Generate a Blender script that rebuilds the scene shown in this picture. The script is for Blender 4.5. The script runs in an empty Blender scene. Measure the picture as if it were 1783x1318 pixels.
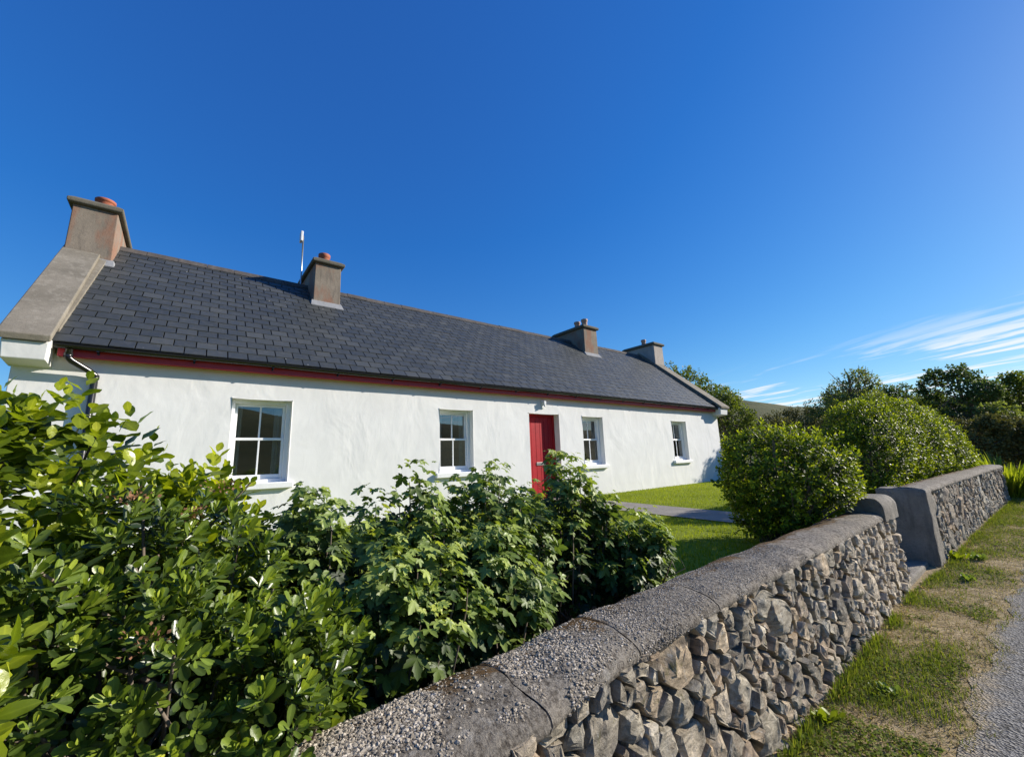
import bpy, math, random
import numpy as np
from mathutils import Matrix, Vector

# ------------------------------------------------------------------ camera, sky, sun, exposure
scene = bpy.context.scene
R = math.radians
rng = np.random.default_rng(7)
random.seed(7)

CAM = np.array([0.0, 0.0, 1.5])
FW = np.array([0.60891909, 0.76979067, 0.1914154])
RT = np.array([0.78795957, -0.61477343, -0.03425417])
UP = np.array([-0.09130856, -0.17168562, 0.98091121])
FPX = 720.0 / 1783.0                      # focal length in image widths
cam_data = bpy.data.cameras.new('camera')
cam_data.sensor_width = 36.0
cam_data.lens = 36.0 * FPX
cam_data.clip_start = 0.02
cam_data.clip_end = 6000.0
cam = bpy.data.objects.new('camera', cam_data)
scene.collection.objects.link(cam)
cam.matrix_world = Matrix(((RT[0], UP[0], -FW[0], CAM[0]), (RT[1], UP[1], -FW[1], CAM[1]),
                           (RT[2], UP[2], -FW[2], CAM[2]), (0, 0, 0, 1)))
scene.camera = cam

SUN = Vector((2.25, -1.0, 1.10)).normalized()      # towards the sun
SUN_EL = math.asin(SUN.z)
SUN_AZ = math.atan2(SUN.x, SUN.y)                   # clockwise from +Y

world = bpy.data.worlds.new('World')
scene.world = world
world.use_nodes = True
wn, wl = world.node_tree.nodes, world.node_tree.links
wn.clear()


def wnode(t, **kw):
    n = wn.new(t)
    for k, v in kw.items():
        setattr(n, k, v)
    return n


def wmath(op, a, b=None, clamp=False):
    n = wn.new('ShaderNodeMath'); n.operation = op; n.use_clamp = clamp
    for i, v in enumerate((a, b)):
        if v is None: continue
        if isinstance(v, (int, float)): n.inputs[i].default_value = v
        else: wl.new(v, n.inputs[i])
    return n.outputs[0]


sky = wnode('ShaderNodeTexSky', sky_type='NISHITA', sun_disc=False)
sky.sun_elevation = SUN_EL
sky.sun_rotation = SUN_AZ
sky.altitude = 300.0
sky.air_density = 1.0
sky.dust_density = 0.25
sky.ozone_density = 4.0
# the camera's film response: deeper, more saturated blue with a flatter brightness range
sep = wnode('ShaderNodeSeparateColor', mode='HSV'); wl.new(sky.outputs[0], sep.inputs[0])
hsv = wnode('ShaderNodeCombineColor', mode='HSV')
wl.new(wmath('ADD', sep.outputs[0], wmath('MAXIMUM', wmath('SUBTRACT', 0.019, wmath('MULTIPLY', sep.outputs[2], 0.0026)), 0.0)), hsv.inputs[0])
wl.new(wmath('MINIMUM', wmath('MULTIPLY', sep.outputs[1], 1.30), 0.955), hsv.inputs[1])
wl.new(wmath('MULTIPLY', wmath('POWER', sep.outputs[2], 0.6), 2.16), hsv.inputs[2])
# thin cirrus on a level layer high above: streaks that run one way and thicken towards the east
tc = wnode('ShaderNodeTexCoord')
sx = wnode('ShaderNodeSeparateXYZ'); wl.new(tc.outputs['Generated'], sx.inputs[0])
zc = wmath('MAXIMUM', sx.outputs[2], 0.03)
px = wmath('DIVIDE', sx.outputs[0], zc); py = wmath('DIVIDE', sx.outputs[1], zc)
s_ = wmath('SUBTRACT', wmath('MULTIPLY', px, 0.87), wmath('MULTIPLY', py, 0.5))
t_ = wmath('ADD', wmath('MULTIPLY', px, 0.5), wmath('MULTIPLY', py, 0.87))
cv = wnode('ShaderNodeCombineXYZ')
wl.new(wmath('MULTIPLY', s_, 1.0), cv.inputs[0]); wl.new(wmath('MULTIPLY', t_, 0.24), cv.inputs[1])
nz = wnode('ShaderNodeTexNoise'); nz.inputs['Scale'].default_value = 2.1
nz.inputs['Detail'].default_value = 7.0; nz.inputs['Roughness'].default_value = 0.58
nz.inputs['Distortion'].default_value = 0.35
wl.new(cv.outputs[0], nz.inputs['Vector'])
mr = wnode('ShaderNodeMapRange'); mr.interpolation_type = 'SMOOTHSTEP'
wl.new(nz.outputs['Fac'], mr.inputs[0]); mr.inputs[1].default_value = 0.515; mr.inputs[2].default_value = 0.635
mk = wnode('ShaderNodeMapRange'); mk.interpolation_type = 'SMOOTHSTEP'
wl.new(s_, mk.inputs[0]); mk.inputs[1].default_value = 3.3; mk.inputs[2].default_value = 5.6
mask = wmath('MULTIPLY', wmath('MULTIPLY', mr.outputs[0], mk.outputs[0]), 0.9)
mix = wnode('ShaderNodeMix', data_type='RGBA')
wl.new(mask, mix.inputs[0]); wl.new(hsv.outputs[0], mix.inputs[6])
mix.inputs[7].default_value = (7.0, 7.3, 7.6, 1)
bg = wnode('ShaderNodeBackground'); bg.inputs['Strength'].default_value = 0.088
wl.new(mix.outputs[2], bg.inputs['Color'])
wo = wnode('ShaderNodeOutputWorld'); wl.new(bg.outputs[0], wo.inputs['Surface'])

sun_data = bpy.data.lights.new('sun', 'SUN')
sun_data.energy = 5.0
sun_data.angle = R(0.5)
sun_data.color = (1.0, 0.925, 0.81)
sun = bpy.data.objects.new('sun', sun_data)
scene.collection.objects.link(sun)
sun.rotation_euler = SUN.to_track_quat('Z', 'Y').to_euler()

vs = scene.view_settings
vs.view_transform = 'Standard'; vs.look = 'None'; vs.exposure = 0.62; vs.gamma = 1.0
vs.use_curve_mapping = False
scene.cycles.max_bounces = 8
scene.cycles.transparent_max_bounces = 12
scene.cycles.use_denoising = True

# ------------------------------------------------------------------ numeric noise
def _h(ix, iy, iz, seed):
    n = (ix * 374761393 + iy * 668265263 + iz * 2147483647 + seed * 1274126177) & 0xFFFFFFFF
    n = ((n ^ (n >> 13)) * 1274126177) & 0xFFFFFFFF
    n = ((n ^ (n >> 15)) * 2246822519) & 0xFFFFFFFF
    return (n ^ (n >> 16)).astype(np.float64) / 4294967295.0


def vnoise(P, scale=1.0, seed=0):
    """smooth value noise in -1..1 for an (N,3) array"""
    P = np.asarray(P, float) * scale + 1000.0
    I = np.floor(P).astype(np.int64); F = P - I
    F = F * F * (3 - 2 * F)
    out = 0
    for dx in (0, 1):
        for dy in (0, 1):
            for dz in (0, 1):
                w = (F[:, 0] if dx else 1 - F[:, 0]) * (F[:, 1] if dy else 1 - F[:, 1]) * (F[:, 2] if dz else 1 - F[:, 2])
                out = out + w * _h(I[:, 0] + dx, I[:, 1] + dy, I[:, 2] + dz, seed)
    return out * 2 - 1


def fnoise(P, scale=1.0, seed=0, octaves=3):
    a, s, out = 1.0, scale, 0
    for k in range(octaves):
        out = out + a * vnoise(P, s, seed + k * 17); a *= 0.5; s *= 2.1
    return out

# ------------------------------------------------------------------ object helpers
COL = scene.collection


def link(name, mesh, mat=None, parent=None, M=None):
    o = bpy.data.objects.new(name, mesh)
    COL.objects.link(o)
    if mat is not None and mesh is not None and len(mesh.materials) == 0:
        mesh.materials.append(mat)
    if parent is not None:
        o.parent = parent
        W = Matrix(M) if M is not None else Matrix.Identity(4)
        o.matrix_basis = PINV[parent.name] @ W
        PINV[o.name] = W.inverted()
    else:
        if M is not None: o.matrix_basis = M
        PINV[o.name] = o.matrix_basis.inverted()
    return o


PINV = {}


def empty(name, loc, label=None, cat=None, group=None):
    o = bpy.data.objects.new(name, None)
    COL.objects.link(o)
    o.empty_display_size = 0.1
    o.location = loc
    PINV[o.name] = Matrix.Translation(Vector(loc)).inverted()
    tag(o, label, cat, group)
    return o


def tag(o, label=None, cat=None, group=None, kind=None):
    if label: o['label'] = label
    if cat: o['category'] = cat
    if group: o['group'] = group
    if kind: o['kind'] = kind
    return o


class MB:
    def __init__(s):
        s.v = []; s.f = []

    def add(s, verts, faces):
        n = len(s.v)
        s.v += [tuple(map(float, p)) for p in verts]
        s.f += [tuple(i + n for i in f) for f in faces]

    def box(s, x0, x1, y0, y1, z0, z1):
        s.add([(x0, y0, z0), (x1, y0, z0), (x1, y1, z0), (x0, y1, z0), (x0, y0, z1), (x1, y0, z1), (x1, y1, z1), (x0, y1, z1)],
              [(0, 3, 2, 1), (4, 5, 6, 7), (0, 1, 5, 4), (1, 2, 6, 5), (2, 3, 7, 6), (3, 0, 4, 7)])

    def hexa(s, bot, top):
        s.add(list(bot) + list(top), [(0, 3, 2, 1), (4, 5, 6, 7), (0, 1, 5, 4), (1, 2, 6, 5), (2, 3, 7, 6), (3, 0, 4, 7)])

    def tube(s, pts, rad, n=8, cap=True):
        pts = [Vector(p) for p in pts]
        if not isinstance(rad, (list, tuple)): rad = [rad] * len(pts)
        base = len(s.v); up = Vector((0, 0, 1))
        for i, p in enumerate(pts):
            d = (pts[min(i + 1, len(pts) - 1)] - pts[max(i - 1, 0)]).normalized()
            a = d.cross(up if abs(d.z) < 0.95 else Vector((1, 0, 0))).normalized(); b = d.cross(a)
            for k in range(n):
                t = 2 * math.pi * k / n
                q = p + (a * math.cos(t) + b * math.sin(t)) * rad[i]
                s.v.append((q.x, q.y, q.z))
        for i in range(len(pts) - 1):
            for k in range(n):
                k2 = (k + 1) % n
                s.f.append((base + i * n + k, base + i * n + k2, base + (i + 1) * n + k2, base + (i + 1) * n + k))
        if cap:
            s.f.append(tuple(base + k for k in range(n))); s.f.append(tuple(base + (len(pts) - 1) * n + k for k in reversed(range(n))))

    def lathe(s, prof, c, n=20):
        base = len(s.v)
        for r, z in prof:
            for k in range(n):
                t = 2 * math.pi * k / n
                s.v.append((c[0] + r * math.cos(t), c[1] + r * math.sin(t), c[2] + z))
        for i in range(len(prof) - 1):
            for k in range(n):
                k2 = (k + 1) % n
                s.f.append((base + i * n + k, base + i * n + k2, base + (i + 1) * n + k2, base + (i + 1) * n + k))

    def mesh(s, name, smooth=False):
        m = bpy.data.meshes.new(name)
        m.from_pydata(s.v, [], s.f); m.update()
        if smooth: m.shade_smooth()
        return m

    def build(s, name, mat, parent=None, smooth=False, bevel=0, seg=2):
        o = link(name, s.mesh(name, smooth), mat, parent)
        if bevel:
            b = o.modifiers.new('bevel', 'BEVEL'); b.width = bevel; b.segments = seg; b.limit_method = 'ANGLE'; b.angle_limit = R(40)
        return o


def np_mesh(name, V, F, smooth=True, attrs=None):
    """V (N,3), F (M,k) same-size polygons"""
    m = bpy.data.meshes.new(name)
    V = np.ascontiguousarray(V, np.float32); F = np.ascontiguousarray(F, np.int32)
    m.vertices.add(len(V)); m.vertices.foreach_set('co', V.ravel())
    k = F.shape[1]
    m.loops.add(F.size); m.loops.foreach_set('vertex_index', F.ravel())
    m.polygons.add(len(F)); m.polygons.foreach_set('loop_start', np.arange(0, F.size, k, dtype=np.int32))
    if attrs:
        for a, vals in attrs.items():
            at = m.attributes.new(a, 'FLOAT', 'POINT'); at.data.foreach_set('value', np.ascontiguousarray(vals, np.float32))
    m.update(calc_edges=True)
    m.polygons.foreach_set('use_smooth', np.full(len(F), smooth, bool))
    return m


def grid_mesh(name, xs, ys, hf, smooth=True):
    X, Y = np.meshgrid(xs, ys, indexing='ij')
    P = np.stack([X.ravel(), Y.ravel(), np.zeros(X.size)], 1)
    P[:, 2] = hf(P[:, 0], P[:, 1])
    n = len(ys); i = np.arange(len(xs) - 1)[:, None] * n + np.arange(n - 1)[None, :]
    i = i.ravel()
    return np_mesh(name, P, np.stack([i, i + n, i + n + 1, i + 1], 1), smooth)

# ------------------------------------------------------------------ materials
class NT:
    def __init__(s, name):
        s.m = bpy.data.materials.new(name); s.m.use_nodes = True
        s.n = s.m.node_tree.nodes; s.l = s.m.node_tree.links; s.n.clear()
        s.out = s.n.new('ShaderNodeOutputMaterial')
        s.b = s.n.new('ShaderNodeBsdfPrincipled'); s.l.new(s.b.outputs[0], s.out.inputs[0])
        s._co = None

    def set(s, k, v):
        if hasattr(v, 'is_linked') or hasattr(v, 'links'): s.l.new(v, s.b.inputs[k])
        else: s.b.inputs[k].default_value = v
        return s

    def co(s, kind='Object'):
        if kind == 'World':
            g = s.n.new('ShaderNodeNewGeometry'); return g.outputs['Position']
        t = s.n.new('ShaderNodeTexCoord'); return t.outputs[kind]

    def scale(s, v, sc, rot=(0, 0, 0)):
        m = s.n.new('ShaderNodeMapping'); m.inputs['Scale'].default_value = sc; m.inputs['Rotation'].default_value = rot
        s.l.new(v, m.inputs[0]); return m.outputs[0]

    def noise(s, v, sc, det=4, rough=0.55, dist=0.0):
        t = s.n.new('ShaderNodeTexNoise'); s.l.new(v, t.inputs['Vector'])
        t.inputs['Scale'].default_value = sc; t.inputs['Detail'].default_value = det
        t.inputs['Roughness'].default_value = rough; t.inputs['Distortion'].default_value = dist
        return t.outputs['Fac']

    def voro(s, v, sc, feature='F1', out='Distance'):
        t = s.n.new('ShaderNodeTexVoronoi'); t.feature = feature; s.l.new(v, t.inputs['Vector']); t.inputs['Scale'].default_value = sc
        return t.outputs[out]

    def ramp(s, f, stops, interp='LINEAR'):
        r = s.n.new('ShaderNodeValToRGB'); s.l.new(f, r.inputs[0]); r.color_ramp.interpolation = interp
        e = r.color_ramp.elements
        while len(e) < len(stops): e.new(0.5)
        for i, (p, c) in enumerate(stops):
            e[i].position = p
            if isinstance(c, (int, float)): c = (c, c, c)
            e[i].color = (*c, 1)
        return r.outputs[0]

    def rng(s, f, a, b, c=0.0, d=1.0):
        m = s.n.new('ShaderNodeMapRange'); s.l.new(f, m.inputs[0])
        for i, v in enumerate((a, b, c, d)): m.inputs[i + 1].default_value = v
        return m.outputs[0]

    def mix(s, f, a, b, mode='MIX'):
        m = s.n.new('ShaderNodeMix'); m.data_type = 'RGBA'; m.blend_type = mode
        for i, v in ((0, f), (6, a), (7, b)):
            if isinstance(v, (int, float)): m.inputs[i].default_value = v
            elif isinstance(v, tuple): m.inputs[i].default_value = (*v, 1)
            else: s.l.new(v, m.inputs[i])
        return m.outputs[2]

    def math(s, op, a, b=0.0):
        m = s.n.new('ShaderNodeMath'); m.operation = op
        for i, v in enumerate((a, b)):
            if isinstance(v, (int, float)): m.inputs[i].default_value = v
            else: s.l.new(v, m.inputs[i])
        return m.outputs[0]

    def attr(s, name):
        a = s.n.new('ShaderNodeAttribute'); a.attribute_name = name; return a.outputs['Fac']

    def objrnd(s):
        return s.n.new('ShaderNodeObjectInfo').outputs['Random']

    def bump(s, h, strength=0.5, dist=0.01, prev=None):
        b = s.n.new('ShaderNodeBump'); b.inputs['Strength'].default_value = strength; b.inputs['Distance'].default_value = dist
        s.l.new(h, b.inputs['Height'])
        if prev is not None: s.l.new(prev, b.inputs['Normal'])
        s.l.new(b.outputs[0], s.b.inputs['Normal']); return b.outputs[0]

    def xyz(s, v):
        x = s.n.new('ShaderNodeSeparateXYZ'); s.l.new(v, x.inputs[0]); return x.outputs


def mat_plain(name, col, rough=0.6, metal=0.0, bump=None, var=0.12, spec=0.5):
    t = NT(name); c = t.co('World')
    n = t.noise(c, 9, 5)
    t.set('Base Color', t.mix(t.rng(n, 0.3, 0.7), tuple(x * (1 - var) for x in col), tuple(min(1, x * (1 + var)) for x in col)))
    t.set('Roughness', rough); t.set('Metallic', metal); t.set('Specular IOR Level', spec)
    if bump: t.bump(t.noise(c, bump[0], 5), bump[1], bump[2])
    return t.m


def mat_leaf(name, cols, rough=0.38, trans=0.35, spec=0.5, tcol=1.6):
    """cols: list of (pos,colour) over the per-leaf attribute rnd"""
    t = NT(name)
    f = t.attr('rnd')
    c = t.ramp(f, cols)
    n = t.noise(t.co('World'), 25, 3)
    c = t.mix(t.rng(n, 0.3, 0.7), c, t.mix(1.0, c, (0.72, 0.75, 0.7), 'MULTIPLY'))
    c = t.mix(t.math('MULTIPLY', t.math('POWER', t.attr('rib'), 7.0), .55), c, t.mix(1.0, c, (1.7, 1.6, 1.8), 'MULTIPLY'))
    t.set('Base Color', c); t.set('Roughness', t.rng(n, .3, .7, rough * .8, rough * 1.25)); t.set('Specular IOR Level', spec)
    t.bump(t.noise(t.co('World'), 160, 3), .25, .002)
    tr = t.n.new('ShaderNodeBsdfTranslucent')
    t.l.new(t.mix(1.0, c, (tcol, tcol * 1.02, tcol * 0.45), 'MULTIPLY'), tr.inputs['Color'])
    ms = t.n.new('ShaderNodeMixShader'); ms.inputs[0].default_value = trans
    t.l.new(t.b.outputs[0], ms.inputs[1]); t.l.new(tr.outputs[0], ms.inputs[2]); t.l.new(ms.outputs[0], t.out.inputs[0])
    return t.m


def mat_whitewash():
    t = NT('whitewash'); c = t.co('World')
    a = t.noise(t.scale(c, (1.0, 1.0, 0.6), (0, 0.6, 0)), 1.6, 3, 0.5, 0.8)
    b = t.noise(t.scale(c, (1.0, 1.0, 0.45), (0, 0.5, 0)), 6.5, 4, 0.5, 0.6)
    d = t.noise(c, 45, 4)
    t.set('Base Color', t.mix(t.rng(t.noise(c, 2.2, 5), 0.35, 0.7), (0.715, 0.712, 0.695), (0.775, 0.772, 0.755)))
    t.set('Roughness', 0.85); t.set('Specular IOR Level', 0.25)
    p = t.bump(a, 0.6, 0.030); p = t.bump(b, 0.40, 0.008, p); t.bump(d, 0.2, 0.002, p)
    return t.m


def mat_slate():
    t = NT('slate'); c = t.co('World')
    g = t.n.new('ShaderNodeNewGeometry').outputs['Random Per Island']
    r = t.math('FRACT', t.math('ADD', g, t.objrnd()))
    col = t.ramp(r, [(0.0, (0.034, 0.039, 0.040)), (0.4, (0.042, 0.047, 0.047)), (0.8, (0.050, 0.055, 0.054)), (1.0, (0.064, 0.068, 0.064))])
    col = t.mix(t.rng(t.noise(c, 14, 6, 0.65), 0.5, 0.8, 0, 0.55), col, (0.088, 0.088, 0.086))
    sp = t.voro(c, 3.2); col = t.mix(t.rng(sp, 0.02, 0.045, 0.85, 0.0), col, (0.42, 0.42, 0.40))
    t.set('Base Color', col); t.set('Roughness', t.rng(t.noise(c, 8), 0.3, 0.7, 0.42, 0.62)); t.set('Specular IOR Level', 0.5)
    p = t.bump(t.noise(t.scale(c, (1, 1, 0.5)), 18, 6, 0.6), 0.35, 0.006)
    t.bump(t.noise(c, 120, 3), 0.2, 0.002, p)
    return t.m


def mat_cement(name, c1, c2, c3, stain=None, rel=1.0):
    t = NT(name); c = t.co('World')
    col = t.mix(t.rng(t.noise(c, 2.5, 6, 0.65), 0.35, 0.68), c1, c2)
    col = t.mix(t.rng(t.noise(t.scale(c, (3, 3, 0.6)), 4, 5, 0.6), 0.52, 0.72, 0, 0.7), col, c3)
    if stain: col = t.mix(t.rng(t.noise(t.scale(c, (1.6, 1.0, 0.55)), 2.6, 4, 0.6), 0.46, 0.62, 0, 0.75), col, stain)
    col = t.mix(t.rng(t.noise(c, 60, 3), 0.55, 0.75, 0, 0.5), col, tuple(x * 0.5 for x in c1))
    t.set('Base Color', col); t.set('Roughness', 0.92); t.set('Specular IOR Level', 0.2)
    p = t.bump(t.noise(c, 12, 6, 0.65), min(1, 0.4 * rel), 0.01 * rel); t.bump(t.noise(c, 90, 4), min(1, 0.5 * rel), 0.004 * rel, p)
    return t.m


def mat_stone():
    t = NT('rubble_stone'); o = t.co('World')
    r = t.objrnd()
    base = t.ramp(r, [(0.0, (0.22, 0.20, 0.17)), (0.2, (0.36, 0.32, 0.255)), (0.4, (0.46, 0.42, 0.345)), (0.58, (0.37, 0.29, 0.215)),
                      (0.74, (0.29, 0.275, 0.24)), (0.88, (0.50, 0.385, 0.26)), (1.0, (0.57, 0.53, 0.45))])
    v = t.noise(t.scale(o, (1, 1, 2.6), (0.3, 0.5, 0)), 9, 7, 0.68, 0.5)
    base = t.mix(t.rng(v, 0.36, 0.66), t.mix(1.0, base, (0.42, 0.41, 0.39), 'MULTIPLY'), t.mix(1.0, base, (1.35, 1.32, 1.25), 'MULTIPLY'))
    lich = t.noise(o, 28, 4, 0.6)
    base = t.mix(t.rng(lich, 0.60, 0.70, 0, 0.6), base, (0.45, 0.44, 0.40))
    rust = t.noise(o, 6, 4, 0.6)
    base = t.mix(t.rng(rust, 0.58, 0.75, 0, 0.5), base, (0.26, 0.16, 0.085))
    mossn = t.noise(o, 10, 5, 0.65)
    base = t.mix(t.rng(mossn, 0.62, 0.70, 0, 0.7), base, (0.10, 0.095, 0.03))
    t.set('Base Color', base); t.set('Roughness', 0.9); t.set('Specular IOR Level', 0.2)
    p = t.bump(v, 0.7, 0.020); p = t.bump(t.noise(o, 55, 6, 0.75), 0.9, 0.010, p)
    return t.m


def mat_cap():
    t = NT('cap_concrete'); c = t.co('World')
    base = t.mix(t.rng(t.noise(c, 3.0, 6, 0.65), 0.32, 0.68), (0.24, 0.21, 0.17), (0.38, 0.34, 0.285))
    vd = t.xyz(t.voro(c, 95, 'F1', 'Color'))[0]
    base = t.mix(0.42, base, t.mix(0.75, t.mix(1.0, vd, (0.60, 0.54, 0.46), 'MULTIPLY'), (0.28, 0.25, 0.21)))
    pit = t.noise(c, 42, 6, 0.75)
    base = t.mix(t.rng(pit, 0.40, 0.54, 0.85, 0), base, (0.085, 0.07, 0.055))
    lich = t.noise(c, 13, 6, 0.7)
    base = t.mix(t.rng(lich, 0.57, 0.68, 0, 0.6), base, (0.50, 0.47, 0.42))
    # dry brown moss that creeps over the cap from the garden
    at = t.attr('moss')
    mo = t.math('ADD', t.noise(c, 7, 6, 0.7), t.math('MULTIPLY', at, 0.36))
    mossc = t.mix(t.rng(t.noise(c, 60, 4), 0.35, 0.65), (0.075, 0.048, 0.024), (0.19, 0.115, 0.05))
    base = t.mix(t.rng(mo, 0.66, 0.78), base, mossc)
    t.set('Base Color', base); t.set('Roughness', 0.94); t.set('Specular IOR Level', 0.2)
    p = t.bump(pit, 1.0, 0.020); p = t.bump(t.noise(c, 110, 6, 0.75), 0.9, 0.008, p); p = t.bump(t.voro(c, 120), 0.5, 0.004, p); t.bump(t.noise(c, 11, 4), 0.4, 0.02, p)
    return t.m


def mat_ground(name, cols, scale=6, rough=0.95, bump=(40, 0.6, 0.02)):
    t = NT(name); c = t.co('World')
    n = t.noise(c, scale, 8, 0.68)
    n2 = t.noise(c, scale * 9, 5, 0.65)
    f = t.mix(0.4, n, n2)
    t.set('Base Color', t.ramp(f, cols)); t.set('Roughness', rough); t.set('Specular IOR Level', 0.15)
    t.bump(t.noise(c, bump[0], 5, 0.65), bump[1], bump[2])
    return t.m


def mat_asphalt():
    t = NT('asphalt'); c = t.co('World')
    v = t.xyz(t.voro(c, 75, 'F1', 'Color'))[0]
    col = t.mix(0.7, (0.088, 0.085, 0.080), t.mix(1.0, v, (0.33, 0.32, 0.30), 'MULTIPLY'))
    col = t.mix(t.rng(t.noise(c, 1.3, 5, 0.6), 0.4, 0.7, 0, 0.5), col, (0.19, 0.183, 0.172))
    y = t.xyz(c)[1]
    edge = t.math('ADD', t.math('MULTIPLY', t.math('ADD', y, -0.42), 2.2), t.noise(c, 5, 6, 0.7))
    sand = t.mix(t.rng(t.noise(c, 90, 4), 0.35, 0.65), (0.22, 0.17, 0.105), (0.44, 0.355, 0.23))
    col = t.mix(t.rng(edge, 0.50, 0.78, 0, 0.85), col, sand)
    t.set('Base Color', col); t.set('Roughness', 0.9); t.set('Specular IOR Level', 0.3)
    p = t.bump(t.voro(c, 75), 1.0, 0.014); t.bump(t.noise(c, 14, 4), 0.3, 0.02, p)
    return t.m


def mat_glass():
    t = NT('window_glass')
    fr = t.n.new('ShaderNodeFresnel'); fr.inputs[0].default_value = 1.52
    tr = t.n.new('ShaderNodeBsdfTransparent'); tr.inputs[0].default_value = (0.8, 0.84, 0.83, 1)
    gl = t.n.new('ShaderNodeBsdfGlossy'); gl.inputs['Roughness'].default_value = 0.004
    ms = t.n.new('ShaderNodeMixShader'); t.l.new(t.math('MINIMUM', t.math('MULTIPLY', fr.outputs[0], 3.6), 1.0), ms.inputs[0])
    t.l.new(tr.outputs[0], ms.inputs[1]); t.l.new(gl.outputs[0], ms.inputs[2]); t.l.new(ms.outputs[0], t.out.inputs[0])
    return t.m


M = {
    'white': mat_whitewash(), 'slate': mat_slate(), 'stone': mat_stone(), 'cap': mat_cap(), 'glass': mat_glass(),
    'frame': mat_plain('white_frame_paint', (0.80, 0.81, 0.82), 0.35, var=0.03),
    'sill': mat_plain('white_sill_paint', (0.79, 0.79, 0.78), 0.6, bump=(40, 0.3, 0.004), var=0.04),
    'red': mat_plain('red_door_paint', (0.36, 0.007, 0.014), 0.5, var=0.10, spec=0.25),
    'fascia': mat_plain('red_fascia_paint', (0.43, 0.024, 0.032), 0.5, var=0.10),
    'black': mat_plain('black_gutter_plastic', (0.012, 0.012, 0.014), 0.25, var=0.1),
    'ridge': mat_cement('ridge_tile_clay', (0.075, 0.068, 0.064), (0.11, 0.10, 0.093), (0.15, 0.138, 0.128)),
    'cop': mat_cement('coping_cement', (0.175, 0.155, 0.12), (0.25, 0.222, 0.175), (0.32, 0.29, 0.235)),
    'chim': mat_cement('chimney_render', (0.20, 0.17, 0.135), (0.28, 0.235, 0.185), (0.12, 0.105, 0.09), (0.27, 0.135, 0.085)),
    'chimpale': mat_cement('pale_chimney_render', (0.36, 0.32, 0.28), (0.44, 0.39, 0.34), (0.28, 0.24, 0.20)),
    'chimcap': mat_cement('chimney_cap_cement', (0.12, 0.11, 0.085), (0.17, 0.155, 0.12), (0.085, 0.08, 0.06)),
    'flash': mat_cement('lead_flashing', (0.24, 0.245, 0.25), (0.30, 0.305, 0.31), (0.19, 0.19, 0.195)),
    'pot': mat_plain('terracotta', (0.34, 0.105, 0.055), 0.75, var=0.2, bump=(50, 0.4, 0.004)),
    'paleclay': mat_plain('pale_clay', (0.42, 0.27, 0.20), 0.75, var=0.2),
    'metal': mat_plain('galvanised_metal', (0.55, 0.56, 0.58), 0.4, 0.8),
    'brass': mat_plain('letterbox_metal', (0.35, 0.33, 0.32), 0.35, 0.9),
    'plaster': mat_plain('dim_room_plaster', (0.06, 0.06, 0.062), 0.9),  # room walls coloured near black, so the dimness indoors is in the colour
    'curtain': mat_plain('curtain_cloth', (0.75, 0.73, 0.68), 0.9),
    'lampwhite': mat_plain('white_lamp_plastic', (0.75, 0.75, 0.75), 0.4),
    'asphalt': mat_asphalt(),
    'path': mat_cement('path_concrete', (0.23, 0.21, 0.18), (0.30, 0.275, 0.235), (0.16, 0.148, 0.128)),
    'pier': mat_cement('pier_render', (0.20, 0.18, 0.15), (0.33, 0.30, 0.255), (0.12, 0.11, 0.095), None, 2.6),
    'core': mat_cement('gap_shade_mortar', (0.07, 0.062, 0.055), (0.10, 0.09, 0.08), (0.05, 0.046, 0.042)),  # mortar backing, colour darkened to stand for shadow deep between the stones
    'bark': mat_plain('bark', (0.16, 0.125, 0.095), 0.9, bump=(60, 0.6, 0.004), var=0.3),
    'soil': mat_ground('soil', [(0.3, (0.03, 0.022, 0.015)), (0.7, (0.07, 0.05, 0.034))]),
    'lawnbase': mat_ground('lawn_turf', [(0.3, (0.11, 0.145, 0.012)), (0.5, (0.18, 0.225, 0.016)), (0.7, (0.25, 0.28, 0.03))], 3),
    'verge': mat_ground('verge_soil', [(0.3, (0.12, 0.088, 0.052)), (0.45, (0.26, 0.195, 0.11)), (0.55, (0.38, 0.295, 0.17)), (0.7, (0.48, 0.39, 0.24))], 7),
    'heath': mat_ground('heath_ground', [(0.34, (0.035, 0.04, 0.018)), (0.46, (0.065, 0.075, 0.025)), (0.56, (0.10, 0.098, 0.035)), (0.68, (0.10, 0.075, 0.04))], 0.11, bump=(0.5, 0.6, 0.5)),
}
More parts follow.
